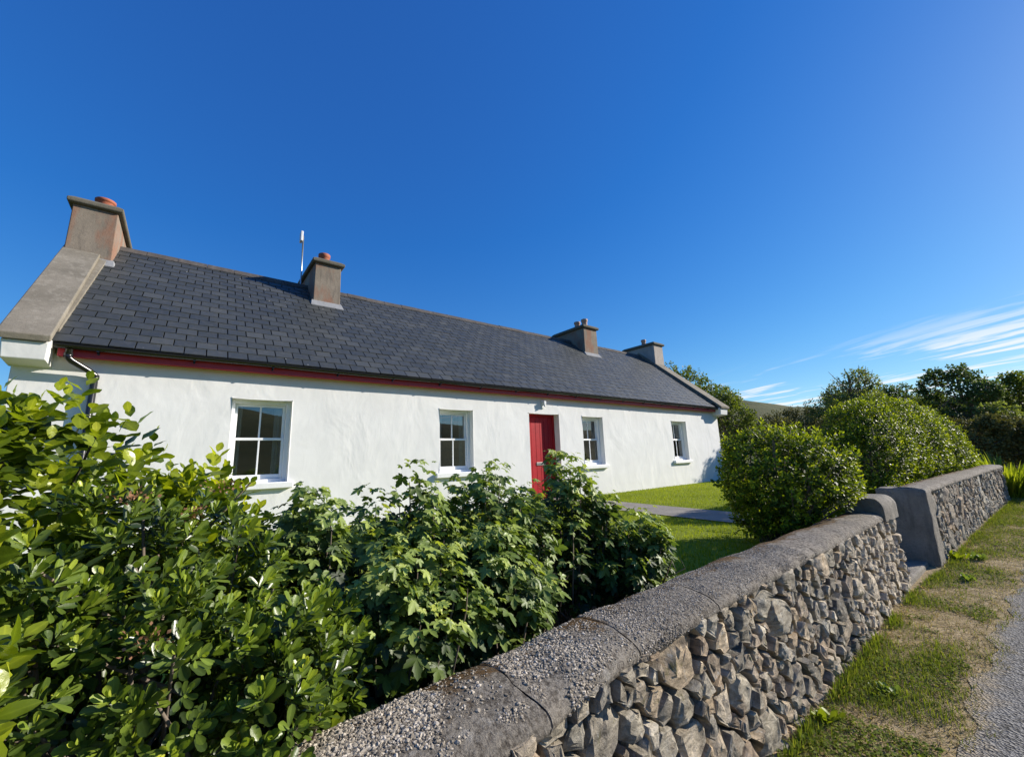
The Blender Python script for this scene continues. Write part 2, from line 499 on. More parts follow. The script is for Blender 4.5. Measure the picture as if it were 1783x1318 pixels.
L = {
    'hebe': mat_leaf('hebe_leaf', [(0.0, (0.022, 0.040, 0.010)), (0.35, (0.085, 0.130, 0.020)), (0.65, (0.20, 0.275, 0.036)), (0.88, (0.35, 0.42, 0.052)), (1.0, (0.50, 0.52, 0.07))], 0.34, 0.27, 0.5),
    'gris': mat_leaf('broad_glossy_leaf', [(0.0, (0.034, 0.060, 0.008)), (0.35, (0.115, 0.165, 0.012)), (0.65, (0.26, 0.31, 0.016)), (0.88, (0.38, 0.42, 0.020)), (1.0, (0.47, 0.48, 0.03))], 0.30, 0.42, 0.5),
    'currant': mat_leaf('currant_leaf', [(0.0, (0.020, 0.038, 0.010)), (0.35, (0.090, 0.140, 0.028)), (0.65, (0.21, 0.28, 0.06)), (0.88, (0.32, 0.39, 0.09)), (1.0, (0.42, 0.47, 0.07))], 0.50, 0.28, 0.45),
    'round': mat_leaf('clipped_bush_leaf', [(0.0, (0.018, 0.034, 0.006)), (0.35, (0.075, 0.112, 0.010)), (0.65, (0.20, 0.255, 0.015)), (0.88, (0.36, 0.40, 0.020)), (1.0, (0.46, 0.47, 0.03))], 0.52, 0.34, 0.25),
    'dark': mat_leaf('dark_evergreen_leaf', [(0.0, (0.065, 0.095, 0.030)), (0.6, (0.11, 0.155, 0.042)), (1.0, (0.18, 0.225, 0.055))], 0.6, 0.25, 0.3),
    'mid': mat_leaf('mid_green_leaf', [(0.0, (0.080, 0.110, 0.020)), (0.6, (0.150, 0.19, 0.028)), (1.0, (0.24, 0.27, 0.04))], 0.6, 0.3, 0.3),
    'pale': mat_leaf('pale_green_leaf', [(0.0, (0.12, 0.145, 0.045)), (0.6, (0.19, 0.225, 0.065)), (1.0, (0.28, 0.31, 0.08))], 0.6, 0.35, 0.3),
    'gorse': mat_leaf('gorse_leaf', [(0.0, (0.095, 0.10, 0.035)), (0.6, (0.17, 0.16, 0.055)), (1.0, (0.26, 0.22, 0.09))], 0.8, 0.15, 0.2),
    'sword': mat_leaf('sword_leaf', [(0.0, (0.12, 0.16, 0.012)), (0.6, (0.22, 0.27, 0.018)), (1.0, (0.34, 0.36, 0.035))], 0.5, 0.4, 0.3),
    'lawn': mat_leaf('lawn_blade', [(0.0, (0.14, 0.18, 0.010)), (0.5, (0.26, 0.31, 0.014)), (0.9, (0.38, 0.40, 0.022)), (1.0, (0.40, 0.35, 0.09))], 0.7, 0.4, 0.08),
    'verge': mat_leaf('verge_blade', [(0.0, (0.10, 0.14, 0.022)), (0.35, (0.19, 0.235, 0.032)), (0.55, (0.28, 0.29, 0.05)), (0.62, (0.38, 0.29, 0.14)), (1.0, (0.54, 0.44, 0.26))], 0.8, 0.3, 0.1),
    'yellow': mat_leaf('yellow_leaf', [(0.0, (0.60, 0.50, 0.06)), (1.0, (0.62, 0.52, 0.10))], 0.5, 0.3, 0.3),
    'seed': mat_leaf('seed_head', [(0.0, (0.16, 0.075, 0.04)), (1.0, (0.34, 0.18, 0.10))], 0.8, 0.1, 0.2),
}

# ------------------------------------------------------------------ the ground
def smooth(a, b, x):
    t = np.clip((x - a) / (b - a), 0, 1); return t * t * (3 - 2 * t)


def wall_out(X):
    """road-side line of the wall heads"""
    return np.interp(X, [-2.5, -0.6, 0.69, 1.41, 2.85, 6.1, 7.5, 9.5, 11.4, 15.0, 20.0], [0.83, 0.92, 0.99, 1.07, 1.13, 1.175, 1.08, 1.02, 0.93, 0.74, 0.5])


def road_z(X):
    return np.where(X > 7, 0.026 * (X - 7), 0.0) * smooth(200, 60, np.abs(X))


def ground_h(X, Y):
    X = np.asarray(X, float); Y = np.asarray(Y, float)
    rz = road_z(X)
    gard = 0.50 + 0.06 * smooth(2, 7, Y) + 0.045 * np.clip(X - 16, 0, 60) * smooth(16, 20, X)
    gapx = smooth(6.08, 6.22, X) * smooth(7.65, 7.5, X)
    inside = smooth(1.12, 1.30, Y - (wall_out(X) - 1.0) - 0.62 * gapx)
    h = rz * (1 - inside) + np.maximum(gard, rz) * inside
    Rr = np.hypot(X, Y)
    P = np.stack([X, Y, np.zeros_like(X)], 1)
    n = fnoise(P, 1 / 160.0, 5, 4)
    far = smooth(70, 420, Rr) * (36 + 18 * n)
    az = np.arctan2(Y, X)
    # a hillside behind the cottage's gable that falls away towards the road
    far = far * (0.62 + 0.30 * smooth(0.16, 0.42, az) + 0.45 * smooth(-0.5, -1.1, az))
    h = h + far
    return h - 0.02


xs = np.unique(np.concatenate([-np.geomspace(30, 2500, 26), np.arange(-30, -4, 2.0), np.arange(-4, 22, 0.35), np.arange(22, 62, 2.0), np.geomspace(62, 2500, 30)]))
ys = np.unique(np.concatenate([-np.geomspace(12, 2500, 28), np.arange(-12, 0, 1.0), np.arange(0, 3.0, 0.08), np.arange(3.0, 14, 0.7), np.arange(14, 50, 2.5), np.geomspace(50, 2500, 30)]))
g = link('ground', grid_mesh('ground', xs, ys, ground_h), M['heath'])
tag(g, 'rough heathy ground rising to a low hillside behind the cottage', 'ground', kind='structure')


def strip(name, mat, xs, y0f, y1f, n, dz, label, cat, zf=None):
    V = []; nx = len(xs)
    for X in xs:
        for k in range(n + 1):
            a = y0f(X); b = y1f(X); V.append((X, a + (b - a) * k / n, 0))
    V = np.array(V, float)
    V[:, 2] = (zf or ground_h)(V[:, 0], V[:, 1]) + dz
    i = (np.arange(nx - 1)[:, None] * (n + 1) + np.arange(n)[None, :]).ravel()
    o = link(name, np_mesh(name, V, np.stack([i, i + n + 1, i + n + 2, i + 1], 1)), mat)
    return tag(o, label, cat, kind='structure')


def road_edge(X):
    X = np.asarray(X, float)
    return 0.545 - 0.012 * np.clip(X - 3, 0, 6) - 0.006 * np.clip(X - 4, 0, None) ** 2 + 0.035 * np.sin(X * 5.1) + 0.025 * np.sin(X * 13.7 + 1)


rx = np.concatenate([np.arange(-14, 12, 0.12), np.arange(12, 40, 0.8)])
strip('verge', M['verge'], rx, lambda X: road_edge(X) - 0.35, lambda X: wall_out(X) + 0.1, 10, 0.024,
      'narrow roadside verge of dry soil and grass below the stone wall', 'verge')
strip('road', M['asphalt'], rx, lambda X: road_edge(X) - 4.2, lambda X: road_edge(X), 14, 0.030,
      'grey tarmac lane with sandy edge beside the verge', 'road')


def garden_z(X, Y):
    return ground_h(X, Y)


lx = np.arange(-6, 16.5, 0.3)
strip('lawn', M['lawnbase'], lx, lambda X: wall_out(X) + 0.36, lambda X: 7.05, 24, 0.026, 'mown green lawn between the wall and the cottage', 'lawn')
strip('path', M['path'], np.arange(6.15, 7.2, 0.17), lambda X: 1.96 + 0.02 * math.sin(X * 9), lambda X: 6.98, 30, 0.040,
      'grey concrete path from the gate gap to the red door', 'path')
strip('soil_bed', M['soil'], np.arange(-4, 2.9, 0.3), lambda X: wall_out(X) + 0.33, lambda X: 2.55 + 0.1 * math.sin(X * 3), 8, 0.034,
      'dark soil bed under the shrubs behind the wall', 'soil')

# ------------------------------------------------------------------ the cottage
FY = 7.0                                  # front face
X0, X1 = -1.62, 14.67
EZ, EY, RZ, RY = 2.998, 6.80, 5.47, 9.72  # slate edge and ridge
SL = (RZ - EZ) / (RY - EY)
BY = 12.44


def roofz(Y):
    return EZ + SL * (Y - EY)


cottage = empty('cottage', (6.5, 9.7, 0.5), 'long low whitewashed cottage with dark slate roof, red door and four chimneys', 'cottage')
OPEN = [(0.47, 1.24, 1.29, 2.49), (3.75, 4.50, 1.29, 2.49), (7.70, 8.47, 1.29, 2.49), (11.70, 12.52, 1.29, 2.49)]
DOOR = (5.97, 6.90, 0.5, 2.50)
allo = OPEN + [DOOR]
TH = 0.32
# front wall: a sheet with openings, real reveals, rounded corners, slightly uneven hand-floated surface
fx = sorted(set([X0, X1] + [v for o in allo for v in (o[0], o[1])])); fz = [0.1, 0.5, 1.29, 2.49, 2.50, 3.0]


def refine(vals, step):
    out = []
    for a, b in zip(vals[:-1], vals[1:]):
        n = max(1, int(round((b - a) / step)))
        out += [a + (b - a) * i / n for i in range(n)]
    return out + [vals[-1]]


fx = refine(fx, 0.28); fz = refine(fz, 0.28)


def inside_open(x, z):
    return any(o[0] < x < o[1] and o[2] < z < o[3] for o in allo)


mb = MB(); vid = {}


def vert(x, y, z):
    k = (round(x, 4), round(y, 4), round(z, 4))
    if k not in vid: vid[k] = len(mb.v); mb.v.append((x, y, z))
    return vid[k]


for i in range(len(fx) - 1):
    for j in range(len(fz) - 1):
        a, b, c, d = fx[i], fx[i + 1], fz[j], fz[j + 1]
        xm, zm = (a + b) / 2, (c + d) / 2
        if inside_open(xm, zm): continue
        mb.f.append((vert(a, FY, c), vert(b, FY, c), vert(b, FY, d), vert(a, FY, d)))
for (a, b, c, d) in allo:
    xr = [x for x in fx if a - 1e-6 <= x <= b + 1e-6]; zr = [z for z in fz if c - 1e-6 <= z <= d + 1e-6]
    for u, w in zip(xr[:-1], xr[1:]):
        mb.f.append((vert(u, FY, d), vert(w, FY, d), vert(w, FY + TH, d), vert(u, FY + TH, d)))
        mb.f.append((vert(w, FY, c), vert(u, FY, c), vert(u, FY + TH, c), vert(w, FY + TH, c)))
    for u, w in zip(zr[:-1], zr[1:]):
        mb.f.append((vert(a, FY, u), vert(a, FY, w), vert(a, FY + TH, w), vert(a, FY + TH, u)))
        mb.f.append((vert(b, FY, w), vert(b, FY, u), vert(b, FY + TH, u), vert(b, FY + TH, w)))
# ends, back and top of the wall
for x, flip in ((X0, 1), (X1, -1)):
    q = [vert(x, FY, z) for z in fz] + [vert(x, RY, RZ - 0.12)] + [vert(x, BY, z) for z in reversed(fz)]
    mb.f.append(tuple(q if flip > 0 else reversed(q)))
mb.f.append((vert(X1, BY, 0.1), vert(X0, BY, 0.1), vert(X0, BY, 3.0), vert(X1, BY, 3.0)))
wall = mb.build('wall', M['white'], cottage, bevel=0.02, seg=3)
# interior shell
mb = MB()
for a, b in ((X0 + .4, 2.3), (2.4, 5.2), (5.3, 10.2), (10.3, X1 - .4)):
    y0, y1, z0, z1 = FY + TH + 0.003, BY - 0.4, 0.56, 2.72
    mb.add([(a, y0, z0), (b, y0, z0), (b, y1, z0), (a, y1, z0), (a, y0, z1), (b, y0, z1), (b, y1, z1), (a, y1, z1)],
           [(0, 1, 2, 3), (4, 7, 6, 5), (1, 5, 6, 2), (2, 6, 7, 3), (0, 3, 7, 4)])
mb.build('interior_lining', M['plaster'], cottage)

# windows
for wi, (a, b, c, d) in enumerate(OPEN):
    fy = FY + 0.115
    fr = MB()
    t = 0.055
    fr.box(a, a + t, fy, fy + 0.12, c, d); fr.box(b - t, b, fy, fy + 0.12, c, d)
    fr.box(a + t, b - t, fy + .001, fy + 0.119, d - t, d); fr.box(a + t, b - t, fy - .02, fy + 0.119, c, c + 0.05)
    win = fr.build('window', M['frame'], cottage, bevel=0.005)
    zm = (c + d) / 2 + 0.03
    i0, i1 = a + t + .002, b - t - .002
    for (z0, z1, yo, bot) in ((zm - 0.015, d - t - .002, 0.02, 0.035), (c + 0.052, zm + 0.018, 0.062, 0.065)):
        # lower sash stands in front of the upper one here, as both slide outside in
        yy = fy + (0.062 if yo == 0.02 else 0.022)
        s = MB(); w = 0.038
        s.box(i0, i0 + w, yy, yy + 0.036, z0, z1); s.box(i1 - w, i1, yy, yy + 0.036, z0, z1)
        s.box(i0 + w, i1 - w, yy + .001, yy + 0.035, z1 - w, z1); s.box(i0 + w, i1 - w, yy + .001, yy + 0.035, z0, z0 + bot)
        s.build('sash', M['frame'], win, bevel=0.004)
        xm = (a + b) / 2; q = MB(); q.box(xm - 0.011, xm + 0.011, yy + .004, yy + 0.030, z0 + bot, z1 - w)
        q.build('glazing_bar', M['frame'], win, bevel=0.003)
        for (u0, u1) in ((i0 + w - .004, xm - 0.009), (xm + 0.009, i1 - w + .004)):
            gmb = MB(); gmb.box(u0, u1, yy + 0.014, yy + 0.018, z0 + bot - .004, z1 - w + .004)
            gmb.build('pane', M['glass'], win)
    s = MB(); s.box(a - 0.09, b + 0.07, FY - 0.075, FY + 0.125, c - 0.085, c + 0.004)
    s.build('sill', M['sill'], win, bevel=0.012)
    # curtains inside, drawn to the sides
    for sd in (0, 1):
        cb = MB(); n = 14; wd = 0.13 + 0.03 * ((wi + sd) % 2)
        xa = a + 0.03 if sd == 0 else b - 0.03 - wd
        pts = [(xa + wd * k / n, FY + 0.275 + 0.016 * math.sin(k * 1.7 + wi)) for k in range(n + 1)]
        cb.add([(x, y, c - 0.05) for x, y in pts] + [(x, y, d) for x, y in pts], [(k, k + 1, n + 2 + k, n + 1 + k) for k in range(n)])
        cb.build('curtain', M['curtain'], win, smooth=True)

# door
a, b, c, d = DOOR
fy = FY + 0.18
fr = MB(); fr.box(a, a + .06, fy - .02, fy + .09, c, d); fr.box(b - .06, b, fy - .02, fy + .09, c, d); fr.box(a + .06, b - .06, fy - .019, fy + .089, d - .06, d)
door = MB(); door.box(a + .062, b - .062, fy, fy + .05, 0.56, d - .062)
dr = door.build('door', M['red'], cottage, bevel=0.004)
fr.build('frame', M['red'], dr, bevel=0.004)
for k in range(6):
    x0 = a + .068 + k * (b - a - .136) / 6
    q = MB(); q.box(x0 + .003, x0 + (b - a - .136) / 6 - .003, fy - .008, fy + .002, 0.62, d - .07)
    q.build('plank', M['red'], dr, bevel=0.003, seg=1)
q = MB(); q.box(6.29, 6.56, fy - .022, fy - .006, 1.34, 1.41); q.build('letter_box', M['brass'], dr, bevel=0.004)
q = MB(); q.box(a - .02, b + .02, FY - .12, FY + .2, 0.3, 0.60); q.build('door_step', M['path'], cottage, bevel=0.015)

# eaves: soffit, fascia, gutter on brackets, downpipe
q = MB(); q.box(X0 + .36, X1 - .34, 6.865, 6.885, 2.856, 3.0); fa = q.build('fascia', M['fascia'], cottage, bevel=0.003)
q = MB(); q.box(X0 + .36, X1 - .34, 6.886, 6.998, 2.868, 2.885); q.build('soffit', M['fascia'], cottage)
gut = MB(); n = 10; prof = []
for k in range(n + 1):
    t = math.pi * k / n; prof.append((6.812 - 0.050 * math.cos(t), 2.990 - 0.055 * math.sin(t)))
inner = [(6.812 + (y - 6.812) * 0.9, 2.990 + (z - 2.990) * 0.9) for y, z in prof][::-1]
ring = prof + inner
xsg = np.linspace(X0 + .34, X1 - .32, 40)
for X in xsg:
    for y, z in ring: gut.v.append((X, y, z + 0.004 * math.sin(X * 2.1)))
m_ = len(ring)
for i in range(len(xsg) - 1):
    for k in range(m_):
        k2 = (k + 1) % m_; gut.f.append((i * m_ + k, i * m_ + k2, (i + 1) * m_ + k2, (i + 1) * m_ + k))
gut.f.append(tuple(range(m_))); gut.f.append(tuple((len(xsg) - 1) * m_ + k for k in reversed(range(m_))))
go = gut.build('gutter', M['black'], cottage, smooth=False)
for X in np.arange(X0 + .7, X1 - .4, 0.92):
    q = MB(); q.box(X - .012, X + .012, 6.790, 6.8645, 2.924, 2.938); q.box(X - .011, X + .011, 6.853, 6.8646, 2.90, 2.9245)
    q.build('bracket', M['black'], go)
q = MB(); r_ = 0.034
q.tube([(-1.16, 6.81, 2.93), (-1.16, 6.81, 2.84), (-1.13, 6.83, 2.80), (-0.97, 6.915, 2.70), (-0.93, 6.94, 2.66), (-0.93, 6.945, 2.58), (-0.93, 6.945, 0.62)], r_, 14)
for z in (2.86, 2.64, 1.6): q.tube([(-1.16 if z > 2.8 else -0.93, 6.81 if z > 2.8 else 6.945, z - .025), (-1.16 if z > 2.8 else -0.93, 6.81 if z > 2.8 else 6.945, z + .025)], r_ + .006, 14)
q.build('downpipe', M['black'], cottage, smooth=True)

# roof deck and slates
q = MB(); e = 0.012
rx0, rx1 = X0 + .30, X1 - .27
q.add([(rx0, EY + .03, EZ - e), (rx1, EY + .03, EZ - e), (rx1, RY, RZ - e - .02), (rx0, RY, RZ - e - .02), (rx1, 2 * RY - EY, EZ - e), (rx0, 2 * RY - EY, EZ - e)],
      [(0, 1, 2, 3), (3, 2, 4, 5)])
roof = q.build('roof', M['slate'], cottage)
tag(roof, 'dark grey slate roof of even rectangular slates')
sd = Vector((0, RY - EY, RZ - EZ)); slen = sd.length; sd.normalize(); sn = Vector((0, -sd.z, sd.y))
ROWS = 20; ex = slen / ROWS; SW = 0.24
base_slate = []
for v in range(4):
    m = MB(); w = SW - 0.011; h = ex + 0.03; j = [random.uniform(-.0035, .0035) for _ in range(4)]
    m.hexa([(-w / 2, 0 + j[0], 0), (w / 2, 0 + j[1], 0), (w / 2, h, 0), (-w / 2, h, 0)],
           [(-w / 2 + .002, .003 + j[0], .011), (w / 2 - .002, .003 + j[1], .011), (w / 2 - .002, h, .011), (-w / 2 + .002, h, .011)])
    me = m.mesh('slate'); me.materials.append(M['slate']); base_slate.append(me)
CH = [(-1.79, -1.23, 'chim'), (1.85, 2.40, 'chim'), (10.28, 10.96, 'chim'), (14.38, 15.02, 'chimpale')]
CY0, CY1 = 9.0, 10.44
slates = []
for r in range(ROWS):
    off = (r % 2) * SW / 2
    x = rx0 - SW / 2 + off
    while x < rx1 + SW / 2:
        x0 = max(x - SW / 2, rx0); x1 = min(x + SW / 2, rx1)
        if x1 - x0 > 0.05:
            yc = EY + sd.y * (r * ex + ex / 2)
            hidden = any(c[0] < x0 and x1 < c[1] and yc > CY0 + .15 for c in CH)
            if not hidden:
                sx_ = (x1 - x0) / SW
                lift = 0.011 + random.uniform(0, .004)
                Mx = Matrix.Identity(4)
                odd = random.random() < .04
                tilt = -0.042 + random.uniform(-.006, .006) - (.015 if odd else 0); rz = random.uniform(-.010, .010) * (3.5 if odd else 1)
                Y_ = (sd * math.cos(tilt) + sn * math.sin(tilt)).normalized(); X_ = (Vector((1, 0, 0)) + sd * rz).normalized(); Z_ = X_.cross(Y_)
                p = Vector((0, EY, EZ)) + sd * (r * ex) + sn * lift + Vector(((x0 + x1) / 2, 0, 0))
                X_ = X_ * sx_
                Mx = Matrix(((X_.x, Y_.x, Z_.x, p.x), (X_.y, Y_.y, Z_.y, p.y), (X_.z, Y_.z, Z_.z, p.z), (0, 0, 0, 1)))
                dist = np.dot(np.array(p) - CAM, FW)
                slates.append((dist, Mx, random.randrange(4)))
        x += SW
slates.sort(key=lambda s: s[0])
vis = [s for s in slates if True]
for dist, Mx, v in vis[:300]:
    link('slate', base_slate[v], None, roof, Mx)
q = MB()
for dist, Mx, v in vis[300:]:
    me = base_slate[v]
    q.add([Mx @ vv.co for vv in me.vertices], [tuple(f.vertices) for f in me.polygons])
tag(q.build('slates', M['slate'], roof), kind='stuff')
# ridge tiles
X = rx0
while X < rx1 - .05:
    X2 = min(X + 0.45, rx1)
    if not any(c[0] - .02 < X and X2 < c[1] + .02 for c in CH):
        q = MB(); dz = random.uniform(-.006, .006)
        for xx in (X + .003, X2 - .003):
            for (dy, z) in ((-.13, -.085), (-.05, .022), (0, .045), (.05, .022), (.13, -.085), (.11, -.10), (0, .015), (-.11, -.10)): q.v.append((xx, RY + dy, RZ + z + dz + .015))
        q.f += [(k, (k + 1) % 8, 8 + (k + 1) % 8, 8 + k) for k in range(8)] + [tuple(reversed(range(8))), tuple(range(8, 16))]
        q.build('ridge_tile', M['ridge'], roof)
    X = X2

# gable copings with white kneelers
for (xa, xb, xc, xd, kx0, kx1) in ((-1.695, -1.285, -1.84, -1.40, -1.66, -1.30), (14.33, 14.93, 14.36, 14.98, 14.36, 14.86)):
    q = MB(); t = 0.075
    y0 = 6.66; z0 = roofz(y0) + 0.075; y1 = 9.72; z1 = roofz(y1) + 0.075
    q.hexa([(xa, y0, z0), (xb, y0, z0), (xd, y1, z1), (xc, y1, z1)], [(xa, y0 - .02, z0 + t), (xb, y0 - .02, z0 + t), (xd, y1, z1 + t), (xc, y1, z1 + t)])
    cp = q.build('coping', M['cop'], cottage, bevel=0.012)
    q = MB(); yb = 2 * RY - y0
    q.hexa([(xc, y1 + .003, z1), (xd, y1 + .003, z1), (xb, yb, z0), (xa, yb, z0)], [(xc, y1 + .003, z1 + t), (xd, y1 + .003, z1 + t), (xb, yb, z0 + t), (xa, yb, z0 + t)])
    q.build('coping', M['cop'], cottage, bevel=0.012)
    # parapet under the coping
    q = MB(); pa, pb = (xa + .05, xb - .006) if xa < 0 else (xa + .006, xb - .05)
    q.hexa([(pa, FY - .0, 2.9), (pb, FY - .0, 2.9), (pb, RY, RZ - .2), (pa, RY, RZ - .2)], [(pa, FY - .05, roofz(FY - .05) + .073), (pb, FY - .05, roofz(FY - .05) + .073), (pb, RY, RZ + .073), (pa, RY, RZ + .073)])
    q.build('parapet', M['cop'], cottage)
    q = MB(); q.hexa([(kx0 + .01, 6.72, 2.76), (kx1 - .01, 6.72, 2.76), (kx1 - .01, 7.05, 2.72), (kx0 + .01, 7.05, 2.72)],
                     [(kx0, 6.69, z0 + .004), (kx1, 6.69, z0 + .004), (kx1, 7.05, z0 + .20), (kx0, 7.05, z0 + .20)])
    q.build('kneeler', M['white'], cottage, bevel=0.012)

# chimneys
for ci, (a, b, mk_) in enumerate(CH):
    top = 5.80
    q = MB(); tp = 0.012
    q.hexa([(a, CY0, 4.6), (b, CY0, 4.6), (b, CY1, 4.6), (a, CY1, 4.6)], [(a + tp, CY0 + tp, top), (b - tp, CY0 + tp, top), (b - tp, CY1 - tp, top), (a + tp, CY1 - tp, top)])
    ch = q.build('chimney', M[mk_], cottage, bevel=0.012)
    ch['label'] = ['end chimney stained reddish with a low clay pot', 'brown chimney with one clay pot', 'brown chimney with two clay pots', 'pale rendered end chimney with one thin pot'][ci]
    q = MB(); o = 0.055
    z = top - .002
    prof = [(o - .02, 0), (o, .02), (o, .075), (o - .06, .12), (-.12, .145)]
    for (oo, dz) in prof:
        q.v += [(a - oo, CY0 - oo, z + dz), (b + oo, CY0 - oo, z + dz), (b + oo, CY1 + oo, z + dz), (a - oo, CY1 + oo, z + dz)]
    for i in range(len(prof) - 1):
        q.f += [(i * 4 + k, i * 4 + (k + 1) % 4, (i + 1) * 4 + (k + 1) % 4, (i + 1) * 4 + k) for k in range(4)]
    q.f += [(3, 2, 1, 0), tuple((len(prof) - 1) * 4 + k for k in range(4))]
    q.build('chimney_cap', M['chimcap'], ch, bevel=0.01)
    q = MB(); zf = roofz(CY0)
    q.hexa([(a - .05, CY0 - .11, roofz(CY0 - .11) + .026), (b + .05, CY0 - .11, roofz(CY0 - .11) + .026), (b + .05, CY0 + .01, zf + .03), (a - .05, CY0 + .01, zf + .03)],
           [(a - .05, CY0 - .11, roofz(CY0 - .11) + .034), (b + .05, CY0 - .11, roofz(CY0 - .11) + .034), (b + .02, CY0 + .01, zf + .09), (a - .02, CY0 + .01, zf + .09)])
    q.build('flashing', M['flash'], ch)
    xm = (a + b) / 2; cz = top + .135
    pots = {0: [(xm + .06, 9.24, .125, .15, 'pot')], 1: [(xm - .02, 9.36, .115, .25, 'pot')], 2: [(xm - .06, 9.52, .105, .24, 'paleclay'), (xm - .02, 9.22, .105, .26, 'paleclay')], 3: [(xm - .05, 9.62, .095, .24, 'paleclay')]}[ci]
    for (px_, py_, r, h, mm) in pots:
        q = MB(); q.lathe([(r * .92, -.04), (r * .9, h * .6), (r * .98, h * .66), (r * 1.08, h * .72), (r * 1.1, h * .95), (r * 1.04, h), (r * .85, h), (r * .8, h * .3), (0.001, h * .3)], (px_, py_, cz), 22)
        q.build('chimney_pot', M[mm], ch, smooth=True)
# little white lamp over the door
q = MB(); q.box(6.36, 6.44, FY - .035, FY + .002, 2.62, 2.80); q.box(6.37, 6.43, FY - .10, FY - .036, 2.70, 2.78); q.tube([(6.40, FY - .07, 2.70), (6.40, FY - .08, 2.655)], .024, 10)
q.build('porch_lamp', M['lampwhite'], cottage, bevel=0.006)

ant = empty('aerial', (1.72, 9.75, 5.3), 'thin metal aerial mast with flat panel head beside the second chimney', 'aerial')
q = MB(); q.tube([(1.73, 9.75, 5.0), (1.72, 9.75, 6.72)], .016, 8); q.build('mast', M['metal'], ant, smooth=True)
q = MB(); q.box(1.655, 1.705, 9.67, 9.83, 6.56, 6.80); hd = q.build('panel_head', M['lampwhite'], ant, bevel=0.008)
q = MB(); q.tube([(1.70, 9.75, 6.64), (1.735, 9.75, 6.64)], .012, 6); q.build('clamp', M['metal'], hd)

# ------------------------------------------------------------------ stone boundary walls
def clip_poly(poly, n, c):
    out = []
    for i in range(len(poly)):
        p, q = poly[i], poly[(i + 1) % len(poly)]
        dp = p[0] * n[0] + p[1] * n[1] - c; dq = q[0] * n[0] + q[1] * n[1] - c
        if dp <= 0: out.append(p)
        if dp * dq < 0:
            t = dp / (dp - dq); out.append((p[0] + (q[0] - p[0]) * t, p[1] + (q[1] - p[1]) * t))
    return out


def rubble_cells(L0, L1, H0, H1, size, seed, aspect=1.35):
    rg = np.random.default_rng(seed)
    pts = []
    tries = 0
    rad = []
    while tries < 16000:
        tries += 1
        r = size * (0.34 + 0.80 * rg.random() ** 2.0) * (1 if tries < 8000 else 0.66)
        p = np.array([rg.uniform(L0, L1), rg.uniform(H0, H1)])
        ok = True
        for q, s in zip(pts, rad):
            dx = (p[0] - q[0]) / aspect; dy = p[1] - q[1]
            if dx * dx + dy * dy < ((r + s) * 0.80) ** 2: ok = False; break
        if ok: pts.append(p); rad.append(r)
    pts = np.array(pts); rad = np.array(rad)
    S = np.array([1 / aspect, 1.0])
    cells = []
    for i in range(len(pts)):
        poly = [(L0, H0), (L1, H0), (L1, H1), (L0, H1)]
        d = ((pts - pts[i]) * S); dd = (d ** 2).sum(1)
        for j in np.argsort(dd)[1:16]:
            # power diagram in the stretched plane
            nx, ny = d[j][0] * S[0], d[j][1] * S[1]
            D = dd[j]; c0 = 0.5 * (D + rad[i] ** 2 - rad[j] ** 2)
            n = (nx, ny); c = c0 + pts[i][0] * nx + pts[i][1] * ny
            poly = clip_poly(poly, n, c)
            if len(poly) < 3: break
        if len(poly) >= 3: cells.append(poly)
    return cells


def stone_mesh(poly, seed, gap, prot, rough):
    """an angular rubble stone from its outline on the wall face: local x along, z up, -y out"""
    rg = np.random.default_rng(seed)
    P = np.array(poly); c = P.mean(0)
    # densify and roughen the outline
    pts = []
    for i in range(len(P)):
        a, b = P[i], P[(i + 1) % len(P)]
        ln = np.hypot(*(b - a)); n = max(1, int(ln / 0.045))
        for k in range(n): pts.append(a + (b - a) * (k + 0.0) / n)
    Q = np.array(pts); n = len(Q)
    d = Q - c; ln = np.hypot(d[:, 0], d[:, 1])[:, None]
    g_ = gap * (0.6 + 0.9 * rg.random((n, 1)))
    Q = c + d * np.clip((ln - g_) / np.maximum(ln, 1e-4), 0.3, 1)
    Q += rg.normal(0, rough * 0.5, Q.shape)
    size = math.sqrt(np.ptp(Q[:, 0]) * np.ptp(Q[:, 1]))
    planes = [(-prot, *rg.normal(0, 0.07, 2))]
    for k in range(rg.integers(3, 7)):            # chipped faces that cut the main face
        an = rg.random() * 6.283; st = rg.uniform(.35, 1.0)
        planes.append((-prot - rg.uniform(.17, .44) * size * st, math.cos(an) * st, math.sin(an) * st))
    SC = (1.0, 1.0, 0.982, 0.93, 0.82, 0.66, 0.46, 0.24)
    rings = []
    for ri, s_ in enumerate(SC):
        q = c + (Q - c) * s_
        dl = q - c
        yy = np.max([a0 + dl[:, 0] * a1 + dl[:, 1] * a2 for a0, a1, a2 in planes], axis=0)
        yy = np.clip(yy, -prot * 1.8, 0.02)
        if ri == 0: yy = np.full(n, 0.10)
        elif ri == 1: yy = np.maximum(yy, 0.0) * .5 + .012
        elif ri == 2: yy = yy * .84
        if ri > 0: yy = yy + rg.normal(0, rough * .5 * s_, n)
        rings.append(np.stack([q[:, 0], yy, q[:, 1]], 1))
    cen = np.array([[c[0], rings[-1][:, 1].mean(), c[1]]])
    V = np.concatenate(rings + [cen]); F = []; nr = len(SC)
    for r in range(nr - 1):
        for k in range(n):
            k2 = (k + 1) % n
            F.append((r * n + k, r * n + k2, (r + 1) * n + k2)); F.append((r * n + k, (r + 1) * n + k2, (r + 1) * n + k))
    for k in range(n): F.append(((nr - 1) * n + k, (nr - 1) * n + (k + 1) % n, nr * n))
    return V, np.array(F), c


